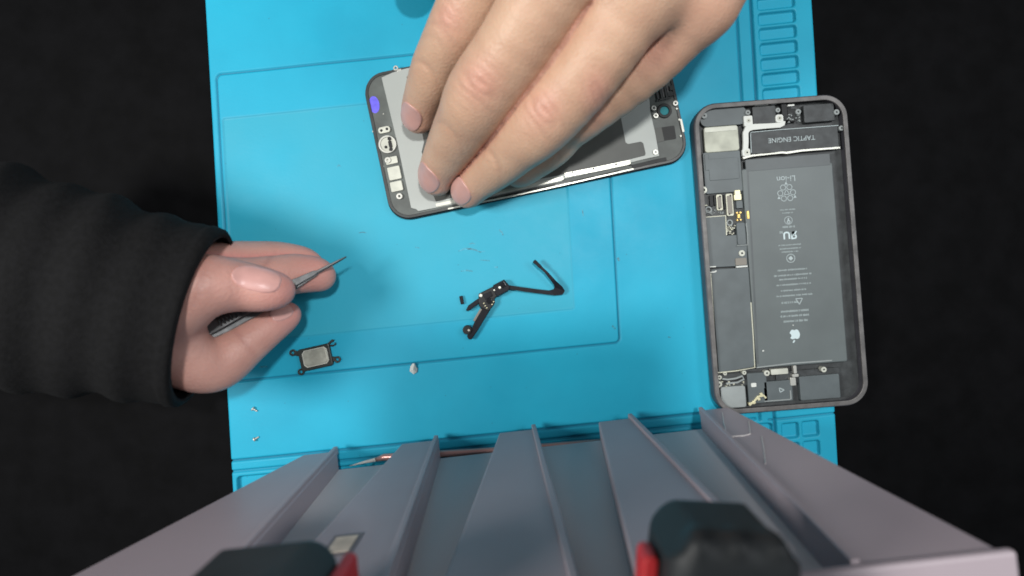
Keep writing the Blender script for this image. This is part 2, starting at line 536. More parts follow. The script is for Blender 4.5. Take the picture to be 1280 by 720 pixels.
def build_mat():
    st = 1.15
    na = int((A1 - A0) / st) + 1; nb = int((B1 - B0) / st) + 1
    a = np.linspace(A0, A1, na); b = np.linspace(B0, B1, nb)
    A, B = np.meshgrid(a, b, indexing='ij')
    H = np.zeros_like(A); D = np.zeros_like(A); W = np.zeros_like(A)

    def box_sd(x0, y0, x1, y1, r):
        cx, cy, hx, hy = (x0 + x1) / 2, (y0 + y1) / 2, (x1 - x0) / 2 - r, (y1 - y0) / 2 - r
        qx = np.abs(A - cx) - hx; qy = np.abs(B - cy) - hy
        return np.hypot(np.maximum(qx, 0), np.maximum(qy, 0)) + np.minimum(np.maximum(qx, qy), 0) - r

    sm = lambda e0, e1, x: (lambda t: t * t * (3 - 2 * t))(np.clip((x - e0) / (e1 - e0), 0, 1))

    def groove(d, w=1.9, depth=0.9, groove_tone=0.75):
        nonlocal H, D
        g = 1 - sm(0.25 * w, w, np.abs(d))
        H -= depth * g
        D = np.maximum(D, groove_tone * g)

    # work area: grooved rectangle and the rubbed, slightly sunken field inside it
    groove(box_sd(-10, 0, 476, 385, 7), 1.7, 0.9, 0.7)
    inner = box_sd(-5, 56, 421, 337, 3)
    H -= 0.35 * (1 - sm(-1.5, 1.5, inner))
    W = 1 - sm(-1.5, 2.5, inner)
    D = np.maximum(D, 0.16 * (1 - sm(0.3, 1.6, np.abs(inner))))
    # long grooves that part off the tray strips
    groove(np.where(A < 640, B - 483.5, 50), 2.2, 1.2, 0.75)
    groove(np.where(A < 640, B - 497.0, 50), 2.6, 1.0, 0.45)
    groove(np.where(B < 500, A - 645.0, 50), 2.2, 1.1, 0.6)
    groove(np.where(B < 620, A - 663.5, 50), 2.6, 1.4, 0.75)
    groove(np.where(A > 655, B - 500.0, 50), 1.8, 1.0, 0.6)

    def pocket(x0, y0, x1, y1, r=4, depth=1.6):
        nonlocal H, D
        s = box_sd(x0, y0, x1, y1, r)
        H = np.minimum(H, -depth * (1 - sm(-1.9, 0.3, s)))
        D = np.maximum(D, 0.35 * (1 - sm(0.2, 1.6, np.abs(s + 0.9))))
    for k in range(-7, 24):
        pocket(671.5, 19 * k - 8 + 0.0, 718.5, 19 * k + 8.0, 4)
    for k in range(4):
        pocket(671.5, 506 + 25 * k, 693, 526 + 25 * k, 3)
        pocket(697, 506 + 25 * k, 718.5, 526 + 25 * k, 3)
    x = -13.0
    for w in (62, 96, 96, 130, 130, 130):
        pocket(x, 503.5, x + w, 596, 5, 2.2)
        x += w + 6
    # round screw wells of the first tray
    for (cx, cy) in ((-2, 530), (16, 545), (36, 524)):
        d = np.hypot(A - cx, B - cy) - 5
        H = np.minimum(H, -3.0 * (1 - sm(-1.5, 0.5, d))); D = np.maximum(D, 0.4 * (1 - sm(-1, 1, d)))
    # rounded outer edge
    edge = box_sd(A0, B0, A1, B1, 10)
    H = np.where(edge > -3.5, H - 1.2 * np.clip((edge + 3.5) / 3.5, 0, 1) ** 2, H)
    H = np.where(edge > -0.3, -3.98, H)
    px = 280 + A * E1[0] + B * E2[0]; py = 92 + A * E1[1] + B * E2[1]
    s0 = sc(0)
    X = (px - NX) / s0; Y = (NY - py) / s0
    H += 0.35 * np.sin(X / 31.0 + 0.6) * np.cos(Y / 23.0) + 0.12 * np.sin(X / 9.0 + Y / 17.0)
    H = np.where(edge > -0.3, -3.98, H)
    V = np.stack([X, Y, H], -1).reshape(-1, 3)
    i, j = np.meshgrid(np.arange(na - 1), np.arange(nb - 1), indexing='ij')
    v0 = (i * nb + j).ravel(); v1 = v0 + nb; v2 = v1 + 1; v3 = v0 + 1
    Fq = np.stack([v0, v3, v2, v1], 1)
    o = thing('repair_mat', 'large turquoise silicone repair mat with grooved work area and slotted strip', 'mat', (0, 0, -4))
    fast_mesh('surface', V, Fq, M['mat'], o, {'groove_tone': D.ravel(), 'wear': W.ravel()})
    # scuffs, burn marks and a faint yellow stain rubbed into the rubber
    marks = [((573, 314), (580, 311), (588, 311), (597, 313), 1.1), ((586, 305), (590, 304), (594, 305), None, 0.8), ((595, 313), (600, 315), (606, 314), None, 0.6),
             ((576, 339), (583, 338), (591, 339), None, 0.8), ((618, 334), (622, 334), None, None, 1.1),
             ((624, 287), (627, 290), (629, 294), None, 0.9), ((519, 309), (524, 310), None, None, 0.6),
             ((448, 291), (453, 290), (458, 291), None, 0.6), ((421, 209), (423, 206), (426, 208), None, 0.8),
             ((600, 325), (607, 325.4), (612, 326), None, 0.5), ((765, 407), (769, 411), None, None, 1.2),
             ((772, 322), (774, 326), None, None, 1.6), ((324, 459), (334, 458), None, None, 1.4), ((835, 421), (838, 422), None, None, 0.8), ((728, 262), (729, 270), None, None, 0.7)]
    for mk in marks:
        pts = [at(*p, 0) for p in mk[:-1] if p]
        w = mk[-1] * 0.75
        n = len(pts)
        g = Geo()
        ws = [w * (0.35 + 0.65 * math.sin(math.pi * (i + 0.5) / n)) for i in range(n)]
        def surf(x, y, p):
            a_ = (p[0] - 280) * .9995 - (p[1] - 92) * .0559; b_ = (p[1] - 92) * .996 + (p[0] - 280) * .101
            base = -0.35 if (-5 < a_ < 421 and 56 < b_ < 337) else 0.0
            return base + 0.35 * math.sin(x / 31.0 + 0.6) * math.cos(y / 23.0) + 0.12 * math.sin(x / 9.0 + y / 17.0)
        zs = [surf(q[0], q[1], p) for q, p in zip(pts, [p for p in mk[:-1] if p])]
        strip_geo(g, pts, ws, [z_ - 0.3 for z_ in zs], [z_ + 0.05 for z_ in zs])
        g.build('scuff_mark', M['smudge'], o)
    return o


mat_root = build_mat()


# ------------------------------------------------------------------ display assembly under the hand
def build_display():
    ang = math.radians(12.0)
    s3 = sc(2.5)
    c = at(657, 147, 2.5)
    L, W = 134.0, 66.0
    t = thing('display_assembly', 'detached phone screen lying face down with silver back plate and purple ink dot', 'phone screen', (c[0], c[1], 0.2))
    zf = 0.25
    Geo().prism(rrect(c[0], c[1], L, W, 9.5, ang, 10), zf, 1.3).build('glass', M['glass_black'], t, bevel=0.5)
    Geo().prism(rrect(c[0], c[1], L - 1.4, W - 1.4, 9.0, ang, 10), 1.3, 2.35).build('frame', M['frame_dark'], t, bevel=0.3)
    Geo().ring(rrect(c[0], c[1], L - 1.0, W - 1.0, 9.2, ang, 10), rrect(c[0], c[1], L - 3.6, W - 3.6, 7.8, ang, 10), 2.3, 2.75).build('rim', M['rim'], t, bevel=0.18)
    Z = 2.8
    Q = lambda pl, z=Z: [at(x, y, z) for x, y in pl]
    rot = lambda x, y, w, h, r=0.4, z=Z, a=ang: rrect(*at(x, y, z), w / sc(z), h / sc(z), r, a)
    # silver shield plate
    plate = [(477, 97), (490, 91), (506, 86), (640, 56), (776, 27), (790, 27), (803, 80), (811, 118), (813, 140), (819, 166), (824, 195), (806, 199), (786, 204), (784, 207),
             (704, 224), (702, 227), (600, 249), (560, 257), (523, 264), (520, 261.5), (514, 260), (497, 180)]
    Geo().prism(Q(plate), 2.35, 3.0).build('shield_plate', M['shield'], t, bevel=0.12)
    film = [(508, 96), (528, 168), (530, 178), (527, 190), (541, 243), (545, 252), (566, 247), (640, 231), (704, 218), (786, 199.5), (806, 194.5), (807, 192), (804, 179), (801, 177), (785, 180), (782, 178), (776, 146), (752, 46)]
    Geo().prism(Q(film, 3.0), 2.9, 3.12).build('graphite_film', M['film'], t, bevel=0.05)
    # long bright edge rails with clip slots
    g = Geo()
    strip_geo(g, Q([(545, 256.5), (600, 245), (660, 233), (704, 222.5)], 3.2), 1.5, 2.9, 3.3)
    strip_geo(g, Q([(706, 219), (745, 211.5), (788, 202.5)], 3.2), 2.0, 2.9, 3.3)
    strip_geo(g, Q([(560, 261), (640, 245), (700, 232), (792, 211)], 2.9), 0.7, 2.6, 2.95)
    g.build('edge_rail', M['rail'], t, bevel=0.08)
    g = Geo()
    for x0, x1, y0, y1 in ((572, 584, 256.5, 254.2), (589, 622, 253.2, 246.4), (632, 652, 244.4, 240.2), (658, 694, 239.0, 231.3), (712, 742, 227.3, 220.6), (748, 774, 219.2, 213.2)):
        strip_geo(g, Q([(x0, y0), (x1, y1)], 3.3), 0.45, 3.0, 3.34)
    g.build('clip_slots', M['dark'], t)
    g = Geo()
    for x, y in ((716, 216), (742, 211), (770, 205.5), (820, 192), (788, 206)):
        g.disc(at(x, y, 3.2), 0.45, 3.1, 3.36, 12)
    g.build('pin_holes', M['dark'], t)
    # home-button end
    oval = [(at(467.5, 130.5, Z)[0] + 2.25 * math.cos(a) * math.cos(0.17) - 3.75 * math.sin(a) * math.sin(0.17),
             at(467.5, 130.5, Z)[1] + 2.25 * math.cos(a) * math.sin(0.17) + 3.75 * math.sin(a) * math.cos(0.17)) for a in np.linspace(0, 2 * math.pi, 32, endpoint=False)]
    Geo().prism(oval, 2.3, 2.42).build('ink_dot', M['purple'], t, label='purple oval ink dot')
    b = Geo(); b.annulus(at(484.5, 180.5, Z), 3.9, 3.1, 2.3, 3.3); hb = b.build('home_button', M['steel'], t, bevel=0.1)
    Geo().disc(at(484.5, 180.5, Z), 3.1, 2.3, 2.9).build('button_back', M['cream_metal'], hb, bevel=0.1)
    g = Geo()
    g.disc(at(487, 173.5, Z), 0.85, 2.9, 3.35, 14); g.disc(at(489, 187, Z), 0.85, 2.9, 3.35, 14); g.disc(at(482.5, 184, Z), 0.6, 2.9, 3.3, 14)
    g.prism(rot(488, 180.5, 4.2, 9, 0.5), 2.9, 3.2)
    g.build('button_contacts', M['dark'], hb)
    g = Geo(); g.prism(rot(480.5, 162.5, 15, 8, 1.2), 2.4, 3.3); g.build('bracket', M['cream_metal'], t, bevel=0.15)
    g = Geo(); g.disc(at(477, 163.5, Z), 0.6, 3.3, 3.36, 12); g.disc(at(484, 161.5, Z), 0.6, 3.3, 3.36, 12); g.build('bracket_holes', M['dark'], t)
    g = Geo(); g.prism(rot(489.5, 200.5, 15, 9, 0.5, Z, ang), 2.4, 3.0); g.build('connector_plate', M['cream_metal'], t, bevel=0.1)
    g = Geo(); g.prism(rot(493.2, 216.5, 15.5, 16.5, 0.5), 2.4, 3.3); g.build('shield_can', M['cream_metal'], t, bevel=0.12)
    g = Geo(); g.prism(rot(495.8, 233, 15, 12.5, 0.5), 2.4, 3.25); g.build('shield_can', M['cream_metal'], t, bevel=0.12)
    for x, y in ((499.5, 245.5), (485, 200.5)):
        g = Geo(); g.annulus(at(x, y, Z), 1.35, 0.5, 2.4, 3.5, 18); g.build('screw_post', M['steel'], t, bevel=0.08)
    g = Geo()
    for x, y, r in ((466, 164, .35), (478.5, 208, .45), (467, 161, .25), (479, 142, .25), (487, 250, .3)):
        g.disc(at(x, y, Z), r, 2.3, 2.5, 10)
    g.build('solder_dots', M['rail'], t)
    g = Geo(); g.annulus(at(495, 85.5, Z), 1.1, 0.5, 2.4, 3.4, 18); g.prism(rot(499, 88, 6, 3, .3), 2.4, 3.05); g.build('screw_tab', M['steel'], t, bevel=0.08)
    # earpiece / camera end
    g = Geo(); g.annulus(at(830.5, 138.5, Z), 3.2, 1.9, 2.3, 3.3); cam = g.build('camera_ring', M['dark'], t, bevel=0.2)
    Geo().disc(at(830.5, 138.5, Z), 1.9, 2.3, 2.6).build('camera_lens', M['lens'], cam)
    for x, y in ((817, 135.5), (844, 129.5), (819.5, 145), (819, 190.5)):
        g = Geo(); g.annulus(at(x, y, Z), 1.15, 0.42, 2.4, 3.55, 18); g.build('screw_post', M['steel'], t, bevel=0.08)
    Geo().prism(rot(834, 166.5, 21, 17, 0.6, Z, ang - 0.06), 2.3, 2.5).build('sensor_window', M['dark'], t, bevel=0.06)
    Geo().prism(rot(824, 168.5, 10, 18, 0.6, Z, ang), 2.3, 2.6).build('sensor_cover', M['film'], t, bevel=0.06)
    g = Geo()
    for (x, y, w, h) in ((826, 115, 3, 17), (832, 114, 3, 16), (822, 120, 3, 12), (838, 118, 7, 5), (839, 110, 5, 6), (829, 124, 18, 2.5)):
        g.prism(rot(x, y, w, h, 0.3), 2.3, 3.2)
    g.build('mesh_bracket', M['rim'], t, bevel=0.1)
    g = Geo()
    for (x, y, w, h) in ((829, 114, 2, 15), (835, 113, 2, 14)):
        g.prism(rot(x, y, w, h, 0.2), 2.3, 2.7)
    g.build('grille_bars', M['alu'], t)
    g = Geo(); g.prism(rot(852.5, 157, 3, 17, 0.4), 1.8, 3.1); g.build('side_clip', M['rail'], t, bevel=0.1)
    g = Geo()
    for x, y in ((849, 149.5), (851, 170), (846, 136)):
        g.disc(at(x, y, Z), 0.42, 2.3, 2.95, 10)
    g.build('rim_dots', M['rail'], t)
    g = Geo()
    strip_geo(g, Q([(790, 208.5), (822, 201), (833, 199)], 2.8), 1.7, 2.3, 2.95)
    g.build('edge_gasket', M['dark'], t, bevel=0.1)
    return t


build_display()


# ------------------------------------------------------------------ opened phone on the right
def build_phone():
    ang = math.radians(-4.4 + 0)  # long axis leans right going down the picture
    ang = math.radians(4.4)
    c = at(976.5, 318, 7)
    W, L = 66.5, 134.2
    t = thing('opened_phone', 'opened dark grey phone body showing its battery and logic board at the mat edge', 'phone', (c[0], c[1], 0.2))
    R = lambda w, l, r: rrect(c[0], c[1], w, l, r, ang, 10)
    Geo().prism(R(W - 0.6, L - 0.6, 9.5), 0.2, 1.6).build('back_glass', M['glass_black'], t, bevel=0.5)
    Geo().prism(R(W - 2.0, L - 2.0, 8.6), 1.6, 2.6).build('midplate', M['board'], t)
    Geo().ring(R(W, L, 10), R(W - 3.4, L - 3.4, 8.4), 1.0, 7.0).build('housing', M['alu_side'], t, bevel=0.7, segs=3)
    Geo().ring(R(W - 0.9, L - 0.9, 9.5), R(W - 4.6, L - 4.6, 7.8), 6.4, 7.25).build('inner_lip', M['alu'], t, bevel=0.2)
    Z = 6.0

    def bx(x, y, w, h, z=Z, r=0.3, da=0.0):
        return rrect(*at(x, y, z), w / sc(z), h / sc(z), r, ang + da)

    def part(name, m, rects, z0, z1, bevel=0.1, r=0.3, parent=None, label=None):
        g = Geo()
        for q in rects:
            g.prism(bx(*q[:4], z=z1, r=(q[4] if len(q) > 4 else r)), z0, z1)
        return g.build(name, m, parent or t, bevel=bevel, label=label)

    def screws(lst, m=M['steel'], z0=3.0, name='screw'):
        for q in lst:
            x, y, r, z = q
            g = Geo(); g.disc(at(x, y, z), r, z0, z, 16)
            s = g.build(name, m, t, bevel=0.08)
            g = Geo(); p = at(x, y, z)
            g.disc(p, r * 0.38, z, z + 0.02, 5); g.build('recess', M['dark'], s)
    # top-left corner
    part('corner_cover', M['panel'], [(904, 145, 58, 24, 3.0)], 2.6, 5.2)
    part('foil_pad', M['foil'], [(902, 173.5, 43, 32, 1.2)], 2.6, 5.9, 0.25, label='worn beige foil pad')
    part('foil_fold', M['cream_metal'], [(901, 161.2, 41, 6, 0.5)], 5.9, 6.1, 0.1)
    part('speaker_cover', M['panel'], [(903.5, 215, 47, 52, 1.0)], 2.6, 5.3, 0.2)
    part('cover_step', M['panel'], [(905, 211, 37, 27, 0.5), (884, 203, 5, 20, .4)], 5.3, 5.6, 0.12)
    # board with connectors
    part('logic_board', M['board'], [(906, 262, 52, 50, 0.6)], 2.6, 4.0)
    for (x, y, w, h) in ((899.5, 253, 7.5, 20), (912.3, 256, 8.5, 28)):
        f = part('board_connector', M['cream_line'], [(x, y, w, h, 0.7)], 4.0, 5.2, 0.15)
        part('socket', M['connector'], [(x, y, w - 2.6, h - 5, 0.3)], 5.2, 5.3, 0, parent=f)
        g = Geo(); g.disc(at(x + .6, y - h / 2 + 2.4, 5.3), 0.4, 5.2, 5.36, 10); g.disc(at(x - .4, y + h / 2 - 2.4, 5.3), 0.4, 5.2, 5.36, 10); g.build('contacts', M['dark'], f)
    part('black_connector', M['dark'], [(889.5, 251, 4.5, 14, 0.3), (894, 250, 2.5, 13, .2), (906, 252, 2, 18, .2)], 4.0, 5.4)
    part('gold_tab', M['pale_gold'], [(922, 240.5, 7, 6, 0.3), (922.3, 246.5, 9, 7, .3)], 4.5, 6.0, 0.1, label='pale gold square tab')
    part('flex_tab', M['panel'], [(924.5, 255.5, 8, 9.5, 0.3)], 4.0, 5.4)
    part('flex_contacts', M['gold'], [(921.5, 266, 2.2, 2.2, .2), (925.6, 265.6, 2.2, 2.2, .2), (923.6, 270, 3, 5, .2), (921.8, 275, 1.8, 2, .2), (926, 274.6, 1.8, 2, .2)], 4.0, 5.2, 0)
    part('battery_contact', M['gold'], [(935.2, 268.5, 3.0, 10, 0.3)], 3.4, 6.4, 0.1)
    g = Geo()
    for q in range(26):
        x = 908.5 + random.random() * 10.5; y = 281.5 + random.random() * 11.5
        g.prism(bx(x, y, 1.0 + random.random(), 0.8 + random.random(), 4.7, 0.05), 4.0, 4.7)
    g.build('chip_components', M['cream_line'], t)
    g = Geo()
    for q in range(34):
        x = 880.5 + random.random() * 24; y = 262.5 + random.random() * 5.6
        g.prism(bx(x, y, 0.7 + random.random() * 1.2, 0.6 + random.random() * .8, 4.5, 0.05), 4.0, 4.5)
    g.build('chip_components', M['pad_grey'], t)
    for x, y, r in ((885.8, 262.3, 1.5), (912.3, 278.3, 1.4)):
        g = Geo(); g.annulus(at(x, y, 5.0), r, r * 0.62, 4.0, 5.0, 20); o = g.build('screw_post', M['pad_grey'], t, bevel=0.05)
    g = Geo(); g.annulus(at(879.5, 237.5, 6.2), 1.5, .7, 4.0, 6.2, 18); g.build('screw_post', M['cream_metal'], t)
    g = Geo()
    strip_geo(g, [at(x, y, 5.9) for x, y in ((877.5, 243), (878.5, 252), (880, 257), (884, 256.5))], 0.45, 4.5, 5.9); g.build('side_clip', M['cream_line'], t)
    # metal shield cans with cream outlines
    can1 = [(882.5, 271.5), (907, 269.5), (908.2, 290), (909, 294), (919.5, 293.5), (922.8, 332), (888, 334)]
    can1 = [(882.5, 271.5), (906.5, 269.5), (908, 294.5), (921, 293.5), (921.5, 279), (931.5, 278), (934.5, 306), (934, 317), (935, 332), (887.5, 334.5)]
    z1 = 5.2
    cc = centre_poly([at(*p, z1) for p in can1])
    Geo().prism([at(*p, z1) for p in can1], 3.2, z1 - .12).build('shield_can', M['panel'], t, bevel=0.15)
    outline = [(883, 334), (880.8, 300), (881.8, 271.5), (907, 269.5), (908.2, 294)]
    g = Geo(); strip_geo(g, [at(*p, z1) for p in outline], 0.42, 2.8, z1 + .1); g.build('can_outline', M['cream_line'], t)
    part('can_block', M['panel'], [(926.8, 292, 10.5, 28, 0.7)], 4.0, 5.9, 0.2)
    g = Geo(); strip_geo(g, [at(*p, 6) for p in ((932.8, 279), (934.4, 292), (935, 306))], 0.35, 4, 5.95); strip_geo(g, [at(*p, 6) for p in ((921.6, 307), (935.5, 306))], 0.35, 4, 5.95); g.build('can_outline', M['pad_grey'], t)
    screws([(927.6, 316.5, 1.35, 5.6)], M['cream_metal'])
    part('edge_connector', M['connector'], [(926.5, 327, 14, 9, 0.4)], 3.5, 5.5)
    part('edge_strip', M['white'], [(927.5, 333.2, 14.5, 2.0, 0.2)], 5.0, 6.0, 0.05)
    can2 = [(888.5, 337), (935.5, 334), (939, 380), (943, 456.5), (941, 459), (898.5, 466)]
    Geo().prism([at(*p, z1) for p in can2], 3.2, z1 + .1).build('shield_can', M['panel'], t, bevel=0.2)
    g = Geo(); strip_geo(g, [at(*p, 5.4) for p in ((888.2, 342), (889.5, 360), (892, 400), (896.5, 464), (898, 465.8), (920, 463.6), (943.5, 459.5), (941.5, 420), (938.6, 378))], 0.42, 2.8, z1 + .25); g.build('can_outline', M['cream_line'], t)
    g = Geo()
    strip_geo(g, [at(*p, 5.8) for p in ((887.5, 333.6), (895, 333.2))], 0.45, 4, 5.8); strip_geo(g, [at(*p, 5.8) for p in ((888, 340.5), (894, 339.8), (895.6, 338.2))], 0.5, 4, 5.8)
    g.build('board_clip', M['white'], t)
    # left rail fittings
    g = Geo()
    for y0, y1, o in ((345, 378, 0), (383, 403, .8), (408, 430, 0), (436, 448, 1), (452, 462, .6), (280, 300, -.3), (305, 326, .4)):
        f = lambda y: 880.5 + (y - 280) * 0.0745 - 1.5 + o
        pts = [at(f(y) + random.uniform(-.5, .5), y, 6) for y in np.linspace(y0, y1, 5)]
        strip_geo(g, pts, 0.38, 4.0, 6.2)
    g.build('rail_spring', M['pad_grey'], t)
    g = Geo()
    for y in (382, 405, 418, 441, 450):
        f = 880.5 + (y - 280) * 0.0745
        g.prism(bx(f, y, 2.2, 3.2, 6.2, .1), 4.0, 6.25)
    g.build('rail_notches', M['dark'], t)
    screws([(880.5, 144.5, 1.25, 6.6), (935, 140.5, 1.1, 6.0), (972.6, 137.5, 1.0, 6.0), (998, 139.5, 1.2, 6.2)], M['pad_grey'])
    # white antenna bracket
    g = Geo()
    strip_geo(g, [at(*p, 6.2) for p in ((932, 190), (932.6, 178), (932.3, 166), (934.5, 161), (941, 158.6), (960, 157.3), (975, 156.3), (978.5, 154.5), (979, 151))], [2.2, 2.3, 2.4, 2.7, 2.6, 2.2, 2.2, 2.2, 2.2], 4.6, 6.2)
    g.prism(bx(935.5, 151, 11, 13, 6.2, .5), 4.6, 6.15); g.prism(bx(933, 190.5, 10, 9.5, 6.2, .8), 4.6, 6.3); g.prism(bx(974.5, 148, 9.5, 10, 6.3, 1), 4.6, 6.3)
    g.build('white_bracket', M['white'], t, bevel=0.15, label='white bent bracket')
    screws([(974.6, 147.6, 1.05, 6.45), (934, 190.5, 1.15, 6.45), (936, 150.6, 0.9, 6.3)], M['cream_metal'], 6.2)
    part('dock_block', M['board'], [(955.5, 143.5, 29, 22, .5)], 2.8, 5.5, 0.2)
    part('dock_strip', M['white'], [(952.5, 130.5, 17, 1.8, .1), (968, 129.2, 6, 1.6, .1), (989, 131.5, 8, 2, .1)], 5.2, 6.2, 0.04)
    part('dock_connector', M['dark'], [(981, 140, 7, 22, .5), (990, 144, 10, 16, .4)], 2.8, 5.3, 0.2)
    g = Geo()
    for q in range(16):
        g.prism(bx(984 + random.random() * 16, 142 + random.random() * 12, 1 + random.random() * 1.2, 1 + random.random(), 5.7, .05), 4.5, 5.7)
    g.build('chip_components', M['pad_grey'], t)
    part('dock_block', M['board'], [(1024, 141, 38, 22, .5)], 2.8, 5.5, 0.2)
    screws([(1046, 140, 1.2, 6.2), (1052, 160, 1.1, 6)], M['pad_grey'])
    # vibration motor with its printed name
    te = part('vibration_motor', M['board'], [(993, 175, 110, 27, .5)], 2.8, 5.8, 0.15, label='black vibration motor with upside down lettering')
    g = Geo()
    strip_geo(g, [at(*p, 5.9) for p in ((939.2, 191), (938.3, 168), (938.6, 165.3), (975, 162), (1003, 160), (1048, 156.7))], 0.28, 5.6, 5.87); g.build('motor_outline', M['print'], te)
    text_obj('lettering', 'TAPTIC ENGINE', 2.9, at(989.5, 173.5, 5.9), 5.86, ang + math.pi, M['print'], te, sx=0.98)
    g = Geo(); strip_geo(g, [at(*p, 6.2) for p in ((929, 197.5), (940, 194.5), (965, 192), (978, 190.4), (983, 191), (1003, 188), (1050, 184.5))], [.9, .8, .6, .8, .9, .8, .7], 4.6, 6.2)
    g.build('motor_spring', M['rail'], t)
    # battery
    bt = part('battery', M['battery'], [(993.5, 331.5, 114, 250, 1.0)], 2.7, 5.9, 0.5, label='grey phone battery with upside down printing')
    part('battery_fold', M['battery_edge'], [(985, 203, 106, 15, .4)], 5.0, 5.95, 0.15, parent=bt)
    g = Geo(); strip_geo(g, [at(*p, 5.9) for p in ((934.6, 213), (935.4, 230), (941, 330), (947.5, 455))], 0.8, 5.4, 5.93); g.build('battery_seam', M['battery_edge'], bt)
    g = Geo(); strip_geo(g, [at(*p, 6) for p in ((946, 459.5), (970, 456.5), (990, 454), (1040, 450.5))], 0.5, 4.5, 6.0); g.build('pull_tab_edge', M['pad_grey'], bt)
    zt = 5.92
    ru = ang + math.pi
    text_obj('battery_text', 'Li-ion', 3.55, at(982.5, 223.2, zt), zt, ru, M['print'], bt, sx=1.02)
    # recycling loop
    cx, cy = at(983.3, 241, zt)
    g = Geo()
    for k in range(3):
        a0 = ru + math.radians(90 + 120 * k)
        for s in (-1, 1):
            a = a0 + s * math.radians(30)
            p = (cx + 2.75 * math.cos(a), cy + 2.75 * math.sin(a))
            g.annulus(p, 1.25, 1.0, zt - .03, zt + .03, 16)
        p0 = (cx + 1.3 * math.cos(a0 + 1.0), cy + 1.3 * math.sin(a0 + 1.0)); p1 = (cx + 1.3 * math.cos(a0 - 1.0), cy + 1.3 * math.sin(a0 - 1.0))
        strip_geo(g, [p0, p1], 0.22, zt - .03, zt + .03)
        a = a0 + math.radians(60)
        q = (cx + 4.0 * math.cos(a), cy + 4.0 * math.sin(a))
        g.prism([(q[0] + .8 * math.cos(a + w), q[1] + .8 * math.sin(a + w)) for w in (0, 2.1, 4.2)], zt - .03, zt + .03)
    g.build('recycling_mark', M['print'], bt)
    g = Geo(); ca = at(985.5, 275.5, zt)
    g.annulus(ca, 1.75, 1.55, zt - .03, zt + .03, 24)
    strip_geo(g, [(ca[0], ca[1] + 1.0), (ca[0], ca[1] - .4)], .55, zt - .03, zt + .03)
    g.annulus((ca[0] + .1, ca[1] - .6), .8, .45, zt - .03, zt + .035, 14); g.build('round_mark', M['print'], bt)
    text_obj('battery_text', '\u042fU', 4.3, at(987.5, 293.5, zt), zt, ru, M['print_bright'], bt, sx=1.05, bold=0.12)
    g = Geo(); ca = at(988.5, 322.8, zt)
    g.annulus(ca, 1.9, 1.65, zt - .03, zt + .03, 24); g.prism([(ca[0] + 1.05 * math.cos(w), ca[1] + 1.05 * math.sin(w)) for w in (0, 1.57, 3.14, 4.71)], zt - .03, zt + .03); g.build('round_mark', M['print'], bt)
    lines = [(984, 262, 18, 1), (984.5, 266, 13, 1), (985.5, 283.4, 15, 1.6), (976.5, 290.5, 4, 2),
             (987, 306, 28, 1), (987.5, 310.5, 26, 1), (987, 314.5, 20, 1),
             (990, 337, 36, 1.3), (990.5, 343.5, 46, 1.3), (991, 348.5, 34, 1.3), (991.5, 355.3, 42, 1.3), (992, 362.5, 32, 1.3), (992.5, 369, 44, 1.3), (987, 378, 20, 1.6),
             (993, 388.5, 34, 1.6), (993.5, 394.5, 36, 1.6), (994.5, 401, 30, 1.6)]
    # the rows of print too fine to be read: broken strokes of print
    g = Geo()
    for (x, y, w, h) in lines:
        x0 = -w / 2
        while x0 < w / 2:
            wl = random.uniform(0.7, 1.5)
            hh = h * random.uniform(1.1, 1.8)
            xx = x + x0 + wl / 2
            yy = y - (x0 + wl / 2) * 0.0769 + random.uniform(-.12, .12)
            g.prism(bx(xx, yy, wl * .8, hh, zt, .02), zt - .03, zt + .02)
            x0 += wl + (1.1 if random.random() < 0.16 else 0.12)
    g.build('fine_print', M['print_dim'], bt)
    # triangle warning mark
    g = Geo(); ca = at(999, 375.5, zt)
    for k in range(3):
        a = ru + math.radians(90 + 120 * k); b = a + math.radians(120)
        strip_geo(g, [(ca[0] + 1.7 * math.cos(a), ca[1] + 1.7 * math.sin(a)), (ca[0] + 1.7 * math.cos(b), ca[1] + 1.7 * math.sin(b))], .3, zt - .03, zt + .03)
    g.build('warning_mark', M['print'], bt)
    # fruit emblem, upside down
    ex, ey = at(993.5, 418.5, zt)
    body = [(0, 1.55), (0.5, 1.75), (1.05, 1.85), (1.75, 1.5), (2.05, 1.15), (1.6, 0.7), (1.5, 0.1), (1.75, -0.45), (2.2, -0.8), (1.85, -1.6), (1.3, -2.2), (0.8, -2.3), (0.3, -2.05),
            (-0.2, -2.05), (-0.8, -2.3), (-1.35, -2.1), (-1.9, -1.35), (-2.2, -0.4), (-2.15, 0.6), (-1.8, 1.35), (-1.2, 1.8), (-0.6, 1.8)]
    leaf = [(0.05, 2.15), (0.15, 2.7), (0.6, 3.3), (1.1, 3.5), (1.05, 2.95), (0.7, 2.4)]
    cr_, sr_ = math.cos(ru), math.sin(ru)
    g = Geo()
    for pl in (body, leaf):
        g.prism([(ex + 1.0 * (x * cr_ - y * sr_), ey + 1.0 * (x * sr_ + y * cr_)) for x, y in pl], zt - .03, zt + .04)
    g.build('emblem', M['print_bright'], bt)
    part('white_speck', M['white'], [(954, 438.5, 2.2, 1.6, .2), (991.5, 406.5, 1.4, 1.2, .1)], zt - .1, zt + .05, 0, parent=bt)
    # bottom row
    part('lower_board', M['board'], [(924, 474, 55, 16, .5), (1010, 470, 80, 16, .5)], 2.6, 3.8)
    part('grey_pad', M['pad_grey'], [(917, 496.5, 31, 27, 1.0)], 2.6, 5.9, 0.3, label='pale grey square pad')
    part('module_cover', M['panel'], [(947, 485, 24, 38, .6), (973, 492.5, 36, 19, .6), (973, 480, 36, 8, .5)], 2.8, 5.2, 0.2)
    part('white_patch', M['white'], [(942.3, 481.3, 6.5, 5, .4)], 5.2, 5.5, 0.05)
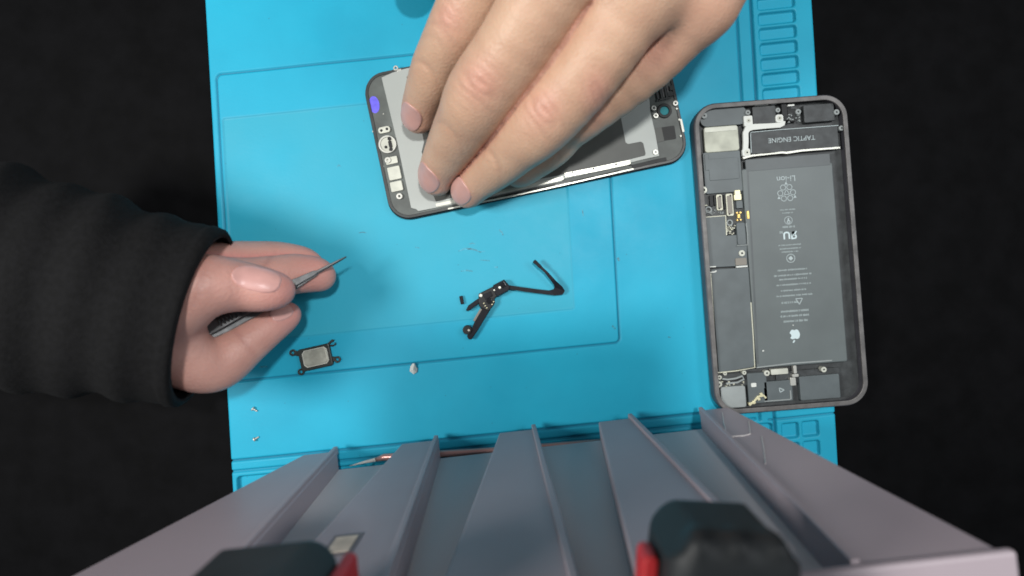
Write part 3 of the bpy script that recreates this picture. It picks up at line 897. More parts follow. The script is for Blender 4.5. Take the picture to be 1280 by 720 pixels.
    part('white_frame', M['pad_grey'], [(988.5, 493.5, 1.5, 11, .1), (972, 500.5, 33, 1.2, .1)], 5.0, 5.6, 0.04)
    part('steel_bracket', M['cream_metal'], [(974.5, 464.5, 21.5, 7, .4)], 3.5, 5.8, 0.12)
    part('steel_tabs', M['steel'], [(994, 462, 4, 10, .4), (994.5, 469.5, 8, 3.5, .4), (991.5, 477, 7, 10, .4)], 3.5, 5.6, 0.12)
    text_obj('triangle_print', '\u25b7', 2.6, at(977, 487.5, 5.3), 5.26, 0.6, M['print'], t) if False else None
    g = Geo(); ca = at(977, 487.5, 5.3)
    for a, b in (((-1.0, .9), (-.6, -1.0)), ((-.6, -1.0), (1.2, 0)), ((1.2, 0), (-1.0, .9))):
        strip_geo(g, [(ca[0] + a[0], ca[1] + a[1]), (ca[0] + b[0], ca[1] + b[1])], .35, 5.15, 5.26)
    g.build('triangle_print', M['print'], t)
    screws([(958.8, 466.5, 1.25, 5.7), (899.5, 472, 1.0, 5.6), (899, 480.5, 1.3, 5.7), (930.5, 466, .9, 5.2), (906.5, 467, .8, 5.2), (1030, 462, 1.2, 5.7)], M['cream_metal'])
    g = Geo(); strip_geo(g, [at(*p, 5.2) for p in ((903, 473.5), (910, 474.5), (920, 473), (928, 470), (930, 474), (922, 478), (908, 479.5))], 0.7, 4.3, 5.2); g.build('antenna_cable', M['pad_grey'], t)
    g = Geo(); strip_geo(g, [at(*p, 5.0) for p in ((903, 476), (912, 477), (924, 475), (940, 470), (955, 471.5))], 1.6, 3.8, 4.7); g.build('black_gasket', M['dark'], t)
    g = Geo()
    for q in range(14):
        g.prism(bx(896 + random.random() * 34, 477 + random.random() * 7, 1 + random.random() * 1.6, 1 + random.random(), 4.9, .05), 3.6, 4.9)
    g.build('chip_components', M['cream_line'], t)
    g = Geo()
    strip_geo(g, [at(*p, 6.2) for p in ((937, 507), (944, 501), (948, 496), (955, 494.5), (958, 498))], 0.8, 5.2, 6.0)
    for (x, y) in ((938, 505), (943, 503.5), (949, 499), (952, 493)):
        g.prism(bx(x, y, 3.4, 3.2, 6.2, .3, .4), 4.4, 6.1)
    g.build('spring_contacts', M['pale_gold'], t, bevel=.05)
    part('lower_plate', M['panel'], [(1025, 484, 50, 30, .6)], 2.8, 5.2, 0.2)
    return t


build_phone()


# ------------------------------------------------------------------ small parts on the mat
def build_speaker():
    c = at(394, 447, 2)
    ang = math.radians(12.5)
    t = thing('earpiece_speaker', 'small rectangular earpiece speaker with black rim and beige steel plate, lying loose on the mat', 'speaker', (c[0], c[1], 0))
    s = sc(2)
    Geo().prism(rrect(c[0], c[1], 40 / s, 28 / s, 0.9, ang), 0.1, 2.2).build('rim', M['speaker_rim'], t, bevel=0.35)
    cc = at(394, 446.5, 2.6)
    hx, hy, k = 14.6 / s, 9.6 / s, 3.0 / s
    octo = [(-hx + k, -hy), (hx - k, -hy), (hx, -hy + k), (hx, hy - k), (hx - k, hy), (-hx + k, hy), (-hx, hy - k), (-hx, -hy + k)]
    oo = [(cc[0] + x * math.cos(ang) - y * math.sin(ang), cc[1] + x * math.sin(ang) + y * math.cos(ang)) for x, y in octo]
    Geo().prism(oo, 2.1, 2.75).build('plate', M['speaker_plate'], t, bevel=0.2)
    big = [(cc[0] + (p[0] - cc[0]) * 1.09, cc[1] + (p[1] - cc[1]) * 1.12) for p in oo]
    Geo().ring(big, [(cc[0] + (p[0] - cc[0]) * 1.0, cc[1] + (p[1] - cc[1]) * 1.0) for p in oo], 2.1, 2.5).build('bezel', M['rail'], t, bevel=0.05)
    for (x, y) in ((365.5, 441), (421.5, 449.5), (376, 465)):
        g = Geo(); p = at(x, y, 1.5)
        g.annulus(p, 1.45, 0.7, 0.4, 1.5, 20)
        d = ((cc[0] - p[0]), (cc[1] - p[1])); l = math.hypot(*d)
        strip_geo(g, [(p[0] + d[0] / l * 1.2, p[1] + d[1] / l * 1.2), (p[0] + d[0] / l * 3.2, p[1] + d[1] / l * 3.2)], 2.0, 0.4, 1.5)
        g.build('screw_ear', M['speaker_rim'], t, bevel=0.1)
    g = Geo(); strip_geo(g, [at(*p, 1.6) for p in ((408, 433), (412, 428.5), (415.5, 425.5), (417, 426))], 0.9, 0.5, 1.9)
    strip_geo(g, [at(*p, 1.6) for p in ((412, 432), (416, 432), (419, 430.5), (418.5, 428.5))], 0.6, 0.5, 1.6); g.build('contact_hook', M['speaker_rim'], t, bevel=0.08)


build_speaker()


def build_flex():
    c = at(615, 378, 2)
    t = thing('camera_flex_cable', 'black camera flex assembly with thin curling ribbon lying mid mat', 'flex cable', (c[0], c[1], 0))
    f = lambda x, y: (540 + x * .2222, 280 + y * .2222)
    out = [(588, 205), (615, 236), (650, 268), (700, 322), (733, 352), (748, 377), (735, 397), (690, 402), (600, 391), (520, 381), (430, 366)]
    inn = [(566, 215), (600, 243), (632, 272), (664, 312), (684, 340), (690, 356), (684, 366), (660, 374), (600, 368), (520, 357), (430, 344)]
    n = len(out)
    z = [4.2, 4.4, 4.6, 4.2, 3.2, 2.4, 2.2, 2.0, 2.0, 2.3, 2.6]
    g = Geo()
    for i in range(n):
        a = at(*f(*out[i]), z[i]); b = at(*f(*inn[i]), z[i])
        g.v += [(a[0], a[1], z[i] - .2), (b[0], b[1], z[i] - .2), (b[0], b[1], z[i] + .1), (a[0], a[1], z[i] + .1)]
    for i in range(n - 1):
        for k in range(4):
            j = (k + 1) % 4
            g.f.append((4 * i + k, 4 * i + j, 4 * i + 4 + j, 4 * i + 4 + k))
    g.f += [(3, 2, 1, 0), (4 * n - 4, 4 * n - 3, 4 * n - 2, 4 * n - 1)]
    g.build('ribbon', M['flex'], t)
    P = lambda pts, z: [at(*f(*p), z) for p in pts]
    Geo().prism(P([(567, 212), (580, 200), (618, 236), (604, 250)], 3.2), 3.7, 5.0).build('end_connector', M['flex'], t, bevel=0.15)
    Geo().prism(P([(342, 345), (405, 312), (416, 326), (438, 352), (432, 372), (372, 407), (356, 398)], 3.5), 0.6, 3.6).build('sensor_block', M['flex'], t, bevel=0.3)
    Geo().prism(P([(262, 392), (342, 352), (372, 402), (352, 420), (352, 448), (318, 492), (270, 470), (262, 440)], 3.0), 0.5, 3.0).build('camera_body', M['dark'], t, bevel=0.35)
    g = Geo()
    g.prism(P([(272, 428), (262, 448), (205, 490), (190, 486), (204, 458), (258, 420)], 2.2), 0.2, 2.2)
    g.build('short_arm', M['flex'], t, bevel=0.2)
    g = Geo()
    g.prism(P([(280, 462), (330, 478), (262, 590), (228, 575)], 2.6), 0.2, 2.6)
    g.prism(P([(232, 572), (262, 590), (222, 650), (206, 648), (196, 630)], 2.6), 0.2, 2.75)
    g.build('long_arm', M['flex'], t, bevel=0.2)
    g = Geo(); g.disc(at(*f(198, 596), 3), 2.0, 0.2, 3.4, 22); g.build('proximity_sensor', M['dark'], t, bevel=0.3)
    for x, y, r in ((381, 357, 0.6), (274, 402, 0.75), (207, 598, 0.5), (350, 372, 0.4)):
        g = Geo(); g.disc(at(*f(x, y), 3.6), r, 2.6, 3.85 if x > 340 else 3.45, 12); g.build('solder_spot', M['rail'], t, bevel=0.08)
    g = Geo(); g.prism(P([(286, 398), (330, 378), (342, 404), (300, 426)], 3.4), 2.9, 3.5); g.build('camera_cap', M['flex'], t, bevel=0.2)
    g = Geo(); g.disc(at(*f(322, 432), 3.4), 1.3, 2.9, 4.0, 22); g.build('camera_lens', M['glass_black'], t, bevel=0.15)
    g = Geo(); g.prism(P([(378, 335), (404, 322), (418, 346), (392, 362)], 4.0), 3.5, 4.3); g.build('sensor_cap', M['glass_black'], t, bevel=0.15)
    g = Geo()
    for (x, y) in ((292, 446), (300, 460), (308, 472), (338, 452), (346, 436), (355, 346), (366, 388)):
        g.prism(rrect(*at(*f(x, y), 3.2), .55, .35, .05, .6), 2.9, 3.25)
    g.build('contacts', M['pale_gold'], t)
    g = Geo(); strip_geo(g, P([(600, 388), (640, 392), (690, 394), (722, 388)], 2.1), 0.22, 1.4, [1.95, 1.95, 2.0, 2.3]); g.build('ribbon_fold', M['dark'], t)
    g = Geo(); strip_geo(g, P([(276, 478), (258, 508), (236, 545)], 2.7), 0.9, 2.5, 2.75); g.build('flex_edge', M['connector'], t)
    c2 = at(577, 375, 1)
    g = Geo(); g.prism(rrect(c2[0], c2[1], 4.2 / 2.84, 10.5 / 2.84, 0.3, math.radians(12)), 0.02, 1.0)
    o = g.build('component', M['flex'], None, bevel=0.15, loc=(c2[0], c2[1], 0))
    o['label'] = 'tiny black rubber piece lying beside the flex assembly'; o['category'] = 'component'


build_flex()


def build_bits():
    for i, (x, y, lab) in enumerate(((316.5, 511.5, 'tiny silver screw on the mat, the upper of two'), (318.5, 549, 'tiny silver screw on the mat, the lower of two near the front groove'))):
        c = at(x, y, 1)
        t = thing('screw', lab, 'screw', (c[0], c[1], 0), 'loose screws on the mat')
        g = Geo(); g.tube([(c[0], c[1], 0.85), (c[0] + .3, c[1] + (.2 if i else -.2), 0.75), (c[0] + 1.5, c[1] + (.9 if i else -1.0), 0.45)], [0.42, 0.42, 0.3], 12); g.build('shank', M['steel'], t)
        g = Geo(); g.tube([(c[0] - .5, c[1] + (-.25 if i else .3), 0.95), (c[0], c[1], 0.85)], [0.9, 0.9], 16); g.build('head', M['steel'], t, bevel=0.1)
    c = at(517, 461, 1)
    V, F = [], []
    pts = [(512, 464, 0.3), (513, 458, .6), (516, 454, .5), (518, 455, 1.6), (520, 459, 1.1), (522, 461, .4), (521, 465, .7), (517, 468, .3), (516.5, 461.5, 2.2)]
    base = [P3(*p) for p in pts]
    top = base[-1]
    V = base[:-1] + [top] + [(p[0], p[1], 0.05) for p in base[:-1]]
    n = 8
    for i in range(n):
        j = (i + 1) % n
        F.append((i, j, n)); F.append((i, n + 1 + i, n + 1 + j, j))
    F.append(tuple(n + 1 + i for i in range(n)))
    o = mesh_obj('paper_scrap', V, F, M['white'], None, loc=(c[0], c[1], 0))
    o['label'] = 'small crumpled white scrap lying on the mat groove'; o['category'] = 'scrap'


build_bits()


# ------------------------------------------------------------------ grey drawer organizer in front
OU = np.array((math.cos(math.radians(6.4)), math.sin(math.radians(6.4))))
OV = np.array((math.sin(math.radians(6.4)), -math.cos(math.radians(6.4))))
OO = np.array(at(624, 541, 8))
ZT = 140.0


def og(u, v, z):
    p = OO + OU * u + OV * v
    return (p[0], p[1], z)


def rib_at(px, py, v=0.0):
    o = OO + OV * v
    k = (NY - py) / (px - NX)
    u = (k * o[0] - o[1]) / (OU[1] - k * OU[0])
    x = o[0] + OU[0] * u
    return u, CAM_H - FPX * x / (px - NX)


def build_organizer():
    c = og(0, 40, 0)
    t = thing('parts_organizer', 'tall grey plastic parts organizer with five tapering upright ribs, standing at the mat front', 'organizer', (c[0], c[1], 0))
    z0 = 8.0
    H = ZT - z0
    fins = [(-84.4, 14.6, .273, .058), (-42.0, 15.9, .06, .058), (0.0, 16.2, .06, .058), (42.7, 15.4, .06, .058), (86.2, 12.6, .06, .075)]
    dep = 9.2

    def wedge(uL0, uR0, uL1, uR1, v0, v1, zb, zt):
        V = [og(uL0, v0, zb), og(uR0, v0, zb), og(uR0, v1, zb), og(uL0, v1, zb), og(uL1, v0, zt), og(uR1, v0, zt), og(uR1, v1, zt), og(uL1, v1, zt)]
        F = [(0, 3, 2, 1), (4, 5, 6, 7), (0, 1, 5, 4), (1, 2, 6, 5), (2, 3, 7, 6), (3, 0, 4, 7)]
        F = [tuple(reversed(f)) for f in F]
        return V, F
    for i, (u, w, dl, dr) in enumerate(fins):
        V, F = wedge(u, u + w, u - dl * H, u + w + dr * H, 0, dep, z0, ZT)
        rib = mesh_obj('rib', V, F, M['organizer'], t, bevel=0.7)
        if i < 4:   # raised guide lip down one edge
            V, F = wedge(u + w - 2.2, u + w - 0.4, u + w + dr * H - 2.6, u + w + dr * H - 0.5, -1.4, 2, z0 - 2.5, ZT)
            mesh_obj('guide_lip', V, F, M['organizer'], rib, bevel=0.35)
        else:
            V, F = wedge(u, u + 1.6, u - dl * H, u - dl * H + 2.0, -1.2, 2, z0 - 1.0, ZT)
            mesh_obj('guide_lip', V, F, M['organizer'], rib, bevel=0.35)
            # creased clear tape on this rib: thin raised folds
            def fpt(uu, zz):
                return og(uu, -0.15, zz)
            folds = [[rib_at(*q) for q in fl] for fl in (((903, 516), (905, 530), (908, 541)), ((907, 541), (915, 546), (930, 545), (938, 543)), ((938, 543), (937, 534), (936, 527)), ((952, 546), (955, 562), (957, 580)), ((885, 520), (897, 533), (907, 541)))]
            g = Geo()
            for fl in folds:
                g.tube([fpt(*q) for q in fl], 0.16, 6)
            g.build('tape_crease', M['crease'], rib)
    # panels between the ribs
    for i in range(4):
        uL, wL, _, drL = fins[i]; uR, wR, dlR, _ = fins[i + 1]
        V, F = wedge(uL + wL - 1, uR + 1, uL + wL + drL * H - 1, uR - dlR * H + 1, dep - 1.2, dep + 1.5, z0, ZT - .6)
        mesh_obj('panel', V, F, M['organizer_back'], t, bevel=0.2)
    V, F = wedge(-84, 99, -118, 108, dep + 1.6, 78, z0, ZT - 0.4)
    mesh_obj('body', V, F, M['organizer_back'], t, bevel=1)
    V, F = wedge(-80, 95, -80, 95, 16, 74, 0.0, z0)
    mesh_obj('plinth', V, F, M['organizer_back'], t, bevel=1)
    V, F = wedge(-121, 110.5, -121, 110.5, -0.6, 79, ZT + .05, ZT + 2.5)
    mesh_obj('top_plate', V, F, M['organizer'], t, bevel=0.8)
    # worn square sticker on the second rib
    uS, zS = rib_at(428, 681)

    def quad(u, z, hw, hh, v):
        return [og(u - hw, v, z - hh), og(u + hw, v, z - hh), og(u + hw, v + .1, z + hh), og(u - hw, v + .1, z + hh)]
    g = Geo()
    for hw, hh, vv, m, nm in ((4.2, 6.5, -.12, M['sticker_edge'], 'glue_patch'), (3.0, 4.6, -.3, M['sticker'], 'sticker')):
        a = [og(uS - hw, vv, zS - hh), og(uS + hw, vv, zS - hh), og(uS + hw, vv, zS + hh), og(uS - hw, vv, zS + hh)]
        b = [og(uS - hw, .3, zS - hh), og(uS + hw, .3, zS - hh), og(uS + hw, .3, zS + hh), og(uS - hw, .3, zS + hh)]
        mesh_obj(nm, a + b, [(0, 1, 2, 3), (4, 7, 6, 5), (0, 4, 5, 1), (1, 5, 6, 2), (2, 6, 7, 3), (3, 7, 4, 0)], m, t)
    return t


build_organizer()

# thin coppery tool lying in the gap under the ribs
c = at(600, 566, 3)
tw = thing('pick_tool', 'thin coppery pink pick with pale pointed tip lying under the organizer ribs', 'hand tool', (c[0], c[1], 0))
g = Geo(); g.tube([P3(470, 574.5, 4), P3(480, 571.5, 4.4), P3(615, 563.5, 4.4), P3(690, 557.5, 4.4), P3(760, 551, 4.4)], [0.9, 1.5, 1.5, 1.4, 1.2], 12); g.build('handle', M['copper'], tw, smooth=True)
g = Geo(); g.tube([P3(437, 582.5, 2.6), P3(450, 579, 3.2), P3(471, 574.2, 4)], [0.15, 0.5, 0.9], 10); g.build('tip', M['white'], tw, smooth=True)


# ------------------------------------------------------------------ two padded clamp jaws
def clamp(name_label, cx, cy, w, l, ang, pad_side, ridges, pz=9, pl=13):
    z0, z1 = ZT + 2.6, ZT + 24.0
    t = thing('clamp_jaw', name_label, 'clamp', (cx, cy, z0), 'padded clamp jaws on the organizer top')
    # rounded block through an implicit surface, with moulded ridges at the nose
    h = 0.7
    lo = (-w / 2 - 3, -l / 2 - 3, -2.0); hi = (w / 2 + 3, l / 2 + 3, z1 - z0 + 2)
    X, Y, Z = grid(lo, hi, h)
    r = 5.0
    H = z1 - z0
    taper = 1.0 - 0.0 * Y
    qx = np.abs(X) - (w / 2 - r) + 0.06 * np.maximum(Y, 0); qy = np.abs(Y) - (l / 2 - r); qz = np.abs(Z - H / 2) - (H / 2 - r)
    d = np.sqrt(np.maximum(qx, 0) ** 2 + np.maximum(qy, 0) ** 2 + np.maximum(qz, 0) ** 2) + np.minimum(np.maximum(np.maximum(qx, qy), qz), 0) - r
    # corners cut back
    d = np.maximum(d, (np.abs(X) + Y - (w / 2 + l / 2 - 6.5)) / 1.414)
    for k in range(ridges):
        xx = -w / 2 + w * (k + 1) / (ridges + 1)
        d = smin(d, np.sqrt(((X - xx) / 1.0) ** 2 + ((Y - (l / 2 - 1.4)) / 1.0) ** 2 + ((Z - H + 3.0) / 1.6) ** 2) - 1.3, 2.2)
    d = d + 0.5 * np.exp(-((Y - (l / 2 - 9)) ** 2) / 2.0) * (np.abs(X) < w / 2 - 3) * np.exp(-((Z - H) ** 2) / 4)
    V, F = surface_nets(np.broadcast_to(d, (X.shape[0], Y.shape[1], Z.shape[2])).astype(np.float32), lo, h)
    ca, sa = math.cos(ang), math.sin(ang)
    W_ = np.stack([cx + V[:, 0] * ca - V[:, 1] * sa, cy + V[:, 0] * sa + V[:, 1] * ca, V[:, 2] + z0], 1)
    fast_mesh('body', W_, F, M['rubber'], t)
    s = pad_side
    px = cx + (s * (w / 2 + 0.4)) * ca - 0.5 * sa; py = cy + (s * (w / 2 + 0.4)) * sa + 0.5 * ca
    Geo().prism(rrect(px, py, 2.8, l - pl, 1.2, ang), z0 + pz, z1 - 6.0).build('pad', M['red'], t, bevel=0.6, label='red side pad')
    return t


zc = ZT + 24
xR, yR = at(899, 627, ZT + 7)
clamp('black rounded clamp jaw with red pad on its left side, on the organizer top', xR - 3.2, yR - 30, 26.0, 60, math.radians(-3), -1, 3)
xL, yL = at(412, 688, ZT + 7)
clamp('black rounded clamp jaw with red pad on its right side, at the lower left', xL - 9.5, yL - 29, 30, 60, math.radians(6), 1, 2, 1.5, 9)


# ------------------------------------------------------------------ hands
def seg_t(V, a, b):
    a = np.array(a); b = np.array(b)
    d = b - a
    return ((V - a) @ d) / (d @ d)


def build_hand(name, label, fingers, palm, lo, hi, h, skin, nailm, knuckles, creases, nails, flush_tips, web_k=5.0, finger_k=0.8, folds=(), fillers=(), arm=None):
    X, Y, Z = grid(lo, hi, h)
    shape = (X.shape[0], Y.shape[1], Z.shape[2])
    pd = None
    for ch in palm:
        d = chain_sdf(X, Y, Z, ch, 2, 4)
        pd = d if pd is None else smin(pd, d, 13)
    hand = None
    raw = []
    for fch in fingers:
        d = chain_sdf(X, Y, Z, fch, 4, 1.2)
        raw.append(d)
        d = smin(d, pd, web_k)
        hand = d if hand is None else smin(hand, d, finger_k)
    # the skin folds where neighbouring fingers press together
    for i, j in folds:
        lo_ = np.minimum(raw[i], raw[j])
        wgt = np.clip((pd - lo_ + 3.0) / 4.0, 0, 1) * np.clip(1 - np.abs(lo_) / 4.0, 0, 1)
        hand = hand + 1.15 * wgt * np.exp(-((raw[i] - raw[j]) / 1.4) ** 2)
    for fl in fillers:       # flesh low between pressed fingers, so the fold has a floor
        hand = smin(hand, chain_sdf(X, Y, Z, fl, 3, 1.2), 1.0)
    raw = None
    hand = np.ascontiguousarray(np.broadcast_to(hand, shape)).astype(np.float32)

    def disp(V0, V1, V2):
        e = 0
        for (c, dirv, rad, amp) in knuckles:
            dx, dy, dz = V0 - c[0], V1 - c[1], V2 - c[2]
            al = dx * dirv[0] + dy * dirv[1]
            la = -dx * dirv[1] + dy * dirv[0]
            rr = np.sqrt((al * 1.25) ** 2 + (la * 0.42) ** 2)
            w = np.exp(-((al / (rad * .62)) ** 2) - (la / (rad * .72)) ** 2 - (dz / (rad * 1.3)) ** 2)
            e = e + amp * w * (np.sin(rr * 2.2 + 0.7 * np.sin(al * 0.9 + la * 0.7) + 0.8) * 0.55 - 0.7)
        for (c, dirv, rad, amp, wd) in creases:
            dx, dy, dz = V0 - c[0], V1 - c[1], V2 - c[2]
            al = dx * dirv[0] + dy * dirv[1] + 0.035 * (-dx * dirv[1] + dy * dirv[0]) ** 2
            la = -dx * dirv[1] + dy * dirv[0]
            e = e + amp * np.exp(-(al / wd) ** 2 - (la / rad) ** 2 - (dz / (rad * 1.4)) ** 2)
        return e
    hand = hand + disp(X, Y, Z)
    V, F = surface_nets(hand, lo, h)
    flush_fold_shade = np.zeros(len(V)); crease = np.zeros(len(V))
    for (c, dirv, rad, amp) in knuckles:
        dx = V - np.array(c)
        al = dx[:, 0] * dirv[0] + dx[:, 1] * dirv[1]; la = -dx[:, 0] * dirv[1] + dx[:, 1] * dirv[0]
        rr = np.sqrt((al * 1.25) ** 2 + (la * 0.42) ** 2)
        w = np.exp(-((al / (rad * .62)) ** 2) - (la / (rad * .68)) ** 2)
        flush_fold_shade = np.maximum(flush_fold_shade, 0.55 * w)
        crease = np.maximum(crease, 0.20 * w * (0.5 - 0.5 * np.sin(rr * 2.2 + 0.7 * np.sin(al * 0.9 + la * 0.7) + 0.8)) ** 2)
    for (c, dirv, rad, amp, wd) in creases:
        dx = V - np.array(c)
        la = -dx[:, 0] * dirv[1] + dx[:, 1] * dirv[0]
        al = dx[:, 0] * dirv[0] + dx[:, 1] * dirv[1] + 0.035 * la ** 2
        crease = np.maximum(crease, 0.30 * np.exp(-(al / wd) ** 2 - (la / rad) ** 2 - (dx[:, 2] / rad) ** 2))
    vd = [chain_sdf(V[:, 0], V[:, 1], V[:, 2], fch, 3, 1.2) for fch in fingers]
    for i, j in folds:       # redder skin, plus fold shade between the fingers painted into its colour
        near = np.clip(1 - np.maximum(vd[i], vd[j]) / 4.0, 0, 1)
        flush_fold_shade = np.maximum(flush_fold_shade, 0.75 * near * np.exp(-((vd[i] - vd[j]) / 2.0) ** 2))
    for (c, rad, amt) in flush_tips:
        flush_fold_shade = np.maximum(flush_fold_shade, amt * np.exp(-(((V - np.array(c)) / rad) ** 2).sum(1)))
    cx, cy = V[:, 0].mean(), V[:, 1].mean()
    t = thing(name, label, 'hand', (cx, cy, 0))
    body = fast_mesh('body', V, F, skin, t, {'flush_fold_shade': flush_fold_shade, 'crease': crease})
    # finger nails: thin plates hugging the fingertip
    for (p, nrm, dr, w, l, fi) in nails:
        p = np.array(p, float); n = np.array(nrm, float); n /= np.linalg.norm(n)
        d = np.array(dr, float); d -= n * (d @ n); d /= np.linalg.norm(d)
        s = np.cross(n, d)
        hh = 0.35
        R = max(w, l) * 0.62 + 2.5
        gx, gy, gz = grid(p - R, p + R, hh)
        base = chain_sdf(gx, gy, gz, fingers[fi], 4, 1.2)
        u = (gx - p[0]) * s[0] + (gy - p[1]) * s[1] + (gz - p[2]) * s[2]
        v = (gx - p[0]) * d[0] + (gy - p[1]) * d[1] + (gz - p[2]) * d[2]
        m_ = (gx - p[0]) * n[0] + (gy - p[1]) * n[1] + (gz - p[2]) * n[2]
        q = (np.abs(u / (w / 2)) ** 2.6 + np.abs(v / (l / 2)) ** 2.6) ** (1 / 2.6) - 1
        q = q * min(w, l) / 2
        shell = np.maximum(base - 0.42, -(base + 0.8))
        dd = np.maximum(np.maximum(shell, q), -(m_ + w * 0.42))
        dd = np.broadcast_to(dd, (gx.shape[0], gy.shape[1], gz.shape[2])).astype(np.float32)
        NV, NF = surface_nets(dd, p - R, hh)
        if len(NV) > 20:
            fast_mesh('nail', NV, NF, nailm, t)
    return t, body


def R4(px, py, z, r):
    x, y = at(px, py, z)
    return (x, y, z, r)


# --- large hand reaching from the top, back of the fingers to the camera
f_index = [R4(523, 147, 13.0, 6.6), R4(527, 132, 17, 7.6), R4(540, 97, 30, 8.8), R4(552, 70, 38, 9.2), R4(577, 28, 49, 10.8), R4(610, -40, 60, 11.0), R4(655, -118, 70, 13.0)]
f_mid = [R4(546, 224, 12.5, 7.0), R4(551, 209, 17, 8.2), R4(570, 175, 31, 10.2), R4(585, 148, 42, 11.0), R4(603, 114, 52, 12.2), R4(650, 46, 65, 12.3), R4(712, -60, 76, 14.0)]
f_ring = [R4(584, 241, 12.5, 6.4), R4(592, 230, 16.5, 7.6), R4(620, 205, 28, 9.4), R4(645, 182, 38, 10.2), R4(677, 152, 48, 11.6), R4(734, 86, 60, 11.9), R4(800, -15, 70, 13.5)]
f_pink = [R4(646, 217, 10.5, 5.6), R4(657, 210, 13.5, 6.6), R4(690, 185, 22, 7.6), R4(708, 161, 29, 8.4), R4(732, 139, 36, 9.6), R4(806, 77, 47, 11), R4(873, 0, 60, 12.5)]
f_thumb = [(-46, 120.5, 20, 8.0), (-44, 128, 25, 9.2), (-38, 138, 36, 10.5), (-22, 152, 50, 13), (6, 164, 62, 16)]
wr = (66, 176, 84, 21)
palm = [[f_index[-1][:3] + (13,), (25, 148, 80, 16), wr],
        [f_mid[-1][:3] + (14,), (40, 140, 82, 17), wr],
        [f_ring[-1][:3] + (13.5,), (55, 132, 78, 17), (76, 172, 80, 21)],
        [f_pink[-1][:3] + (13.5,), (72, 122, 68, 15), (88, 166, 74, 19)],
        [wr, (108, 232, 96, 29), (122, 262, 98, 32)]]


def dr2(a, b):
    v = np.array(b[:2]) - np.array(a[:2]); return v / np.linalg.norm(v)


def top_of(p, dz=0.85):
    return (p[0], p[1], p[2] + p[3] * dz)


kn = [(top_of(R4(603, 119, 52, 12.2)), dr2(f_mid[3], f_mid[4]), 10.5, 0.52),
      (top_of(R4(677, 150, 48, 11.8)), dr2(f_ring[3], f_ring[4]), 10.5, 0.52),
      (top_of(R4(735, 147, 36, 9.4)), dr2(f_pink[3], f_pink[4]), 8.5, 0.22),
      (top_of(R4(566, 40, 47, 10.8)), dr2(f_index[3], f_index[4]), 8.5, 0.25)]
cr = [(top_of(f_mid[2]), dr2(f_mid[1], f_mid[3]), 7.5, 0.7, 0.9), (top_of(f_ring[2]), dr2(f_ring[1], f_ring[3]), 7, 0.65, 0.9),
      (top_of(f_index[2]), dr2(f_index[1], f_index[3]), 6.5, 0.65, 0.9), (top_of(f_pink[2]), dr2(f_pink[1], f_pink[3]), 6, 0.4, 0.8),
      (top_of(R4(575, 166, 34, 10.4)), dr2(f_mid[1], f_mid[3]), 6.5, 0.3, 0.8),
      (top_of(R4(558, 52, 43, 10)), dr2(f_index[1], f_index[3]), 6, 0.4, 0.8), (top_of(R4(550, 66, 39, 9.5)), dr2(f_index[1], f_index[3]), 5, 0.3, 0.7)]


def nail_at(ch, w, l, back=0.35, i=0, side=0.0, lift=0.75):
    a = np.array(ch[0][:3]); b = np.array(ch[2][:3])
    d = (a - b) / np.linalg.norm(a - b)
    up = np.array((0, 0, 1.0)); n = up - d * (up @ d); n /= np.linalg.norm(n)
    s = np.cross(n, d)
    n = n * math.cos(side) + s * math.sin(side)
    p = a - d * (l * back) + n * ch[0][3] * lift
    return (p, n, d, w, l, i)


mid_fill = [tuple((np.array(a) + np.array(b)) / 2 - np.array((0, 0, 3.7, 0)))[:3] + (r_,) for a, b, r_ in zip(f_mid[1:], f_ring[1:], (2.6, 4.4, 5.6, 6.8, 7.4, 9.0))]
nails = [nail_at(f_index, 10, 13.5, 0.3, 0, -0.12), nail_at(f_mid, 11.5, 14.0, 0.3, 1, -0.28), nail_at(f_ring, 10.5, 12.5, 0.3, 2, -0.15), nail_at(f_pink, 8, 10, 0.2, 3, -0.2)]
ft = [(f_index[0][:3], 11, .55), (f_mid[0][:3], 12, .6), (f_ring[0][:3], 11, .6), (f_pink[0][:3], 9, .6), (f_pink[-1][:3], 22, .35), ((f_thumb[0][0], f_thumb[0][1], f_thumb[0][2]), 12, .6),
      (R4(815, 60, 60, 1)[:3], 10, .5)]
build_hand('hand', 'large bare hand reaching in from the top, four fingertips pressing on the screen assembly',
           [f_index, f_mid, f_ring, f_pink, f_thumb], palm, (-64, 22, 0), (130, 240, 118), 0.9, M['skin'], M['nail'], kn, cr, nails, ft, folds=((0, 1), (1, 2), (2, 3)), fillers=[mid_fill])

# --- hand at the left holding the screwdriver
g_index = [R4(402, 346, 15.0, 5.4), R4(394, 343, 16, 6.8), R4(370, 342, 19, 7.8), R4(345, 345, 24, 8.2), R4(312, 350, 31, 9.0), R4(262, 356, 43, 11), R4(205, 362, 54, 14)]
g_mid = [R4(389, 331, 9.5, 5.0), R4(375, 327, 11, 6.2), R4(348, 325, 15.5, 7.2), R4(318, 327, 22, 7.9), R4(282, 331, 31, 8.8), R4(238, 343, 42, 10.5), R4(195, 350, 50, 13)]
g_thumb = [R4(350, 363, 40.0, 5.0), R4(342, 363, 41.5, 6.6), R4(322, 361, 44, 8.0), R4(292, 357, 47, 9.0), R4(255, 358, 52, 11), R4(205, 376, 54, 13)]
g_low = [R4(361, 393, 20, 4.6), R4(352, 398, 21, 6.0), R4(332, 411, 25, 7.2), R4(305, 431, 29, 8.4), R4(272, 455, 34, 9.8), R4(240, 452, 40, 10.5), R4(200, 428, 46, 12)]
gw = R4(120, 385, 50, 15)
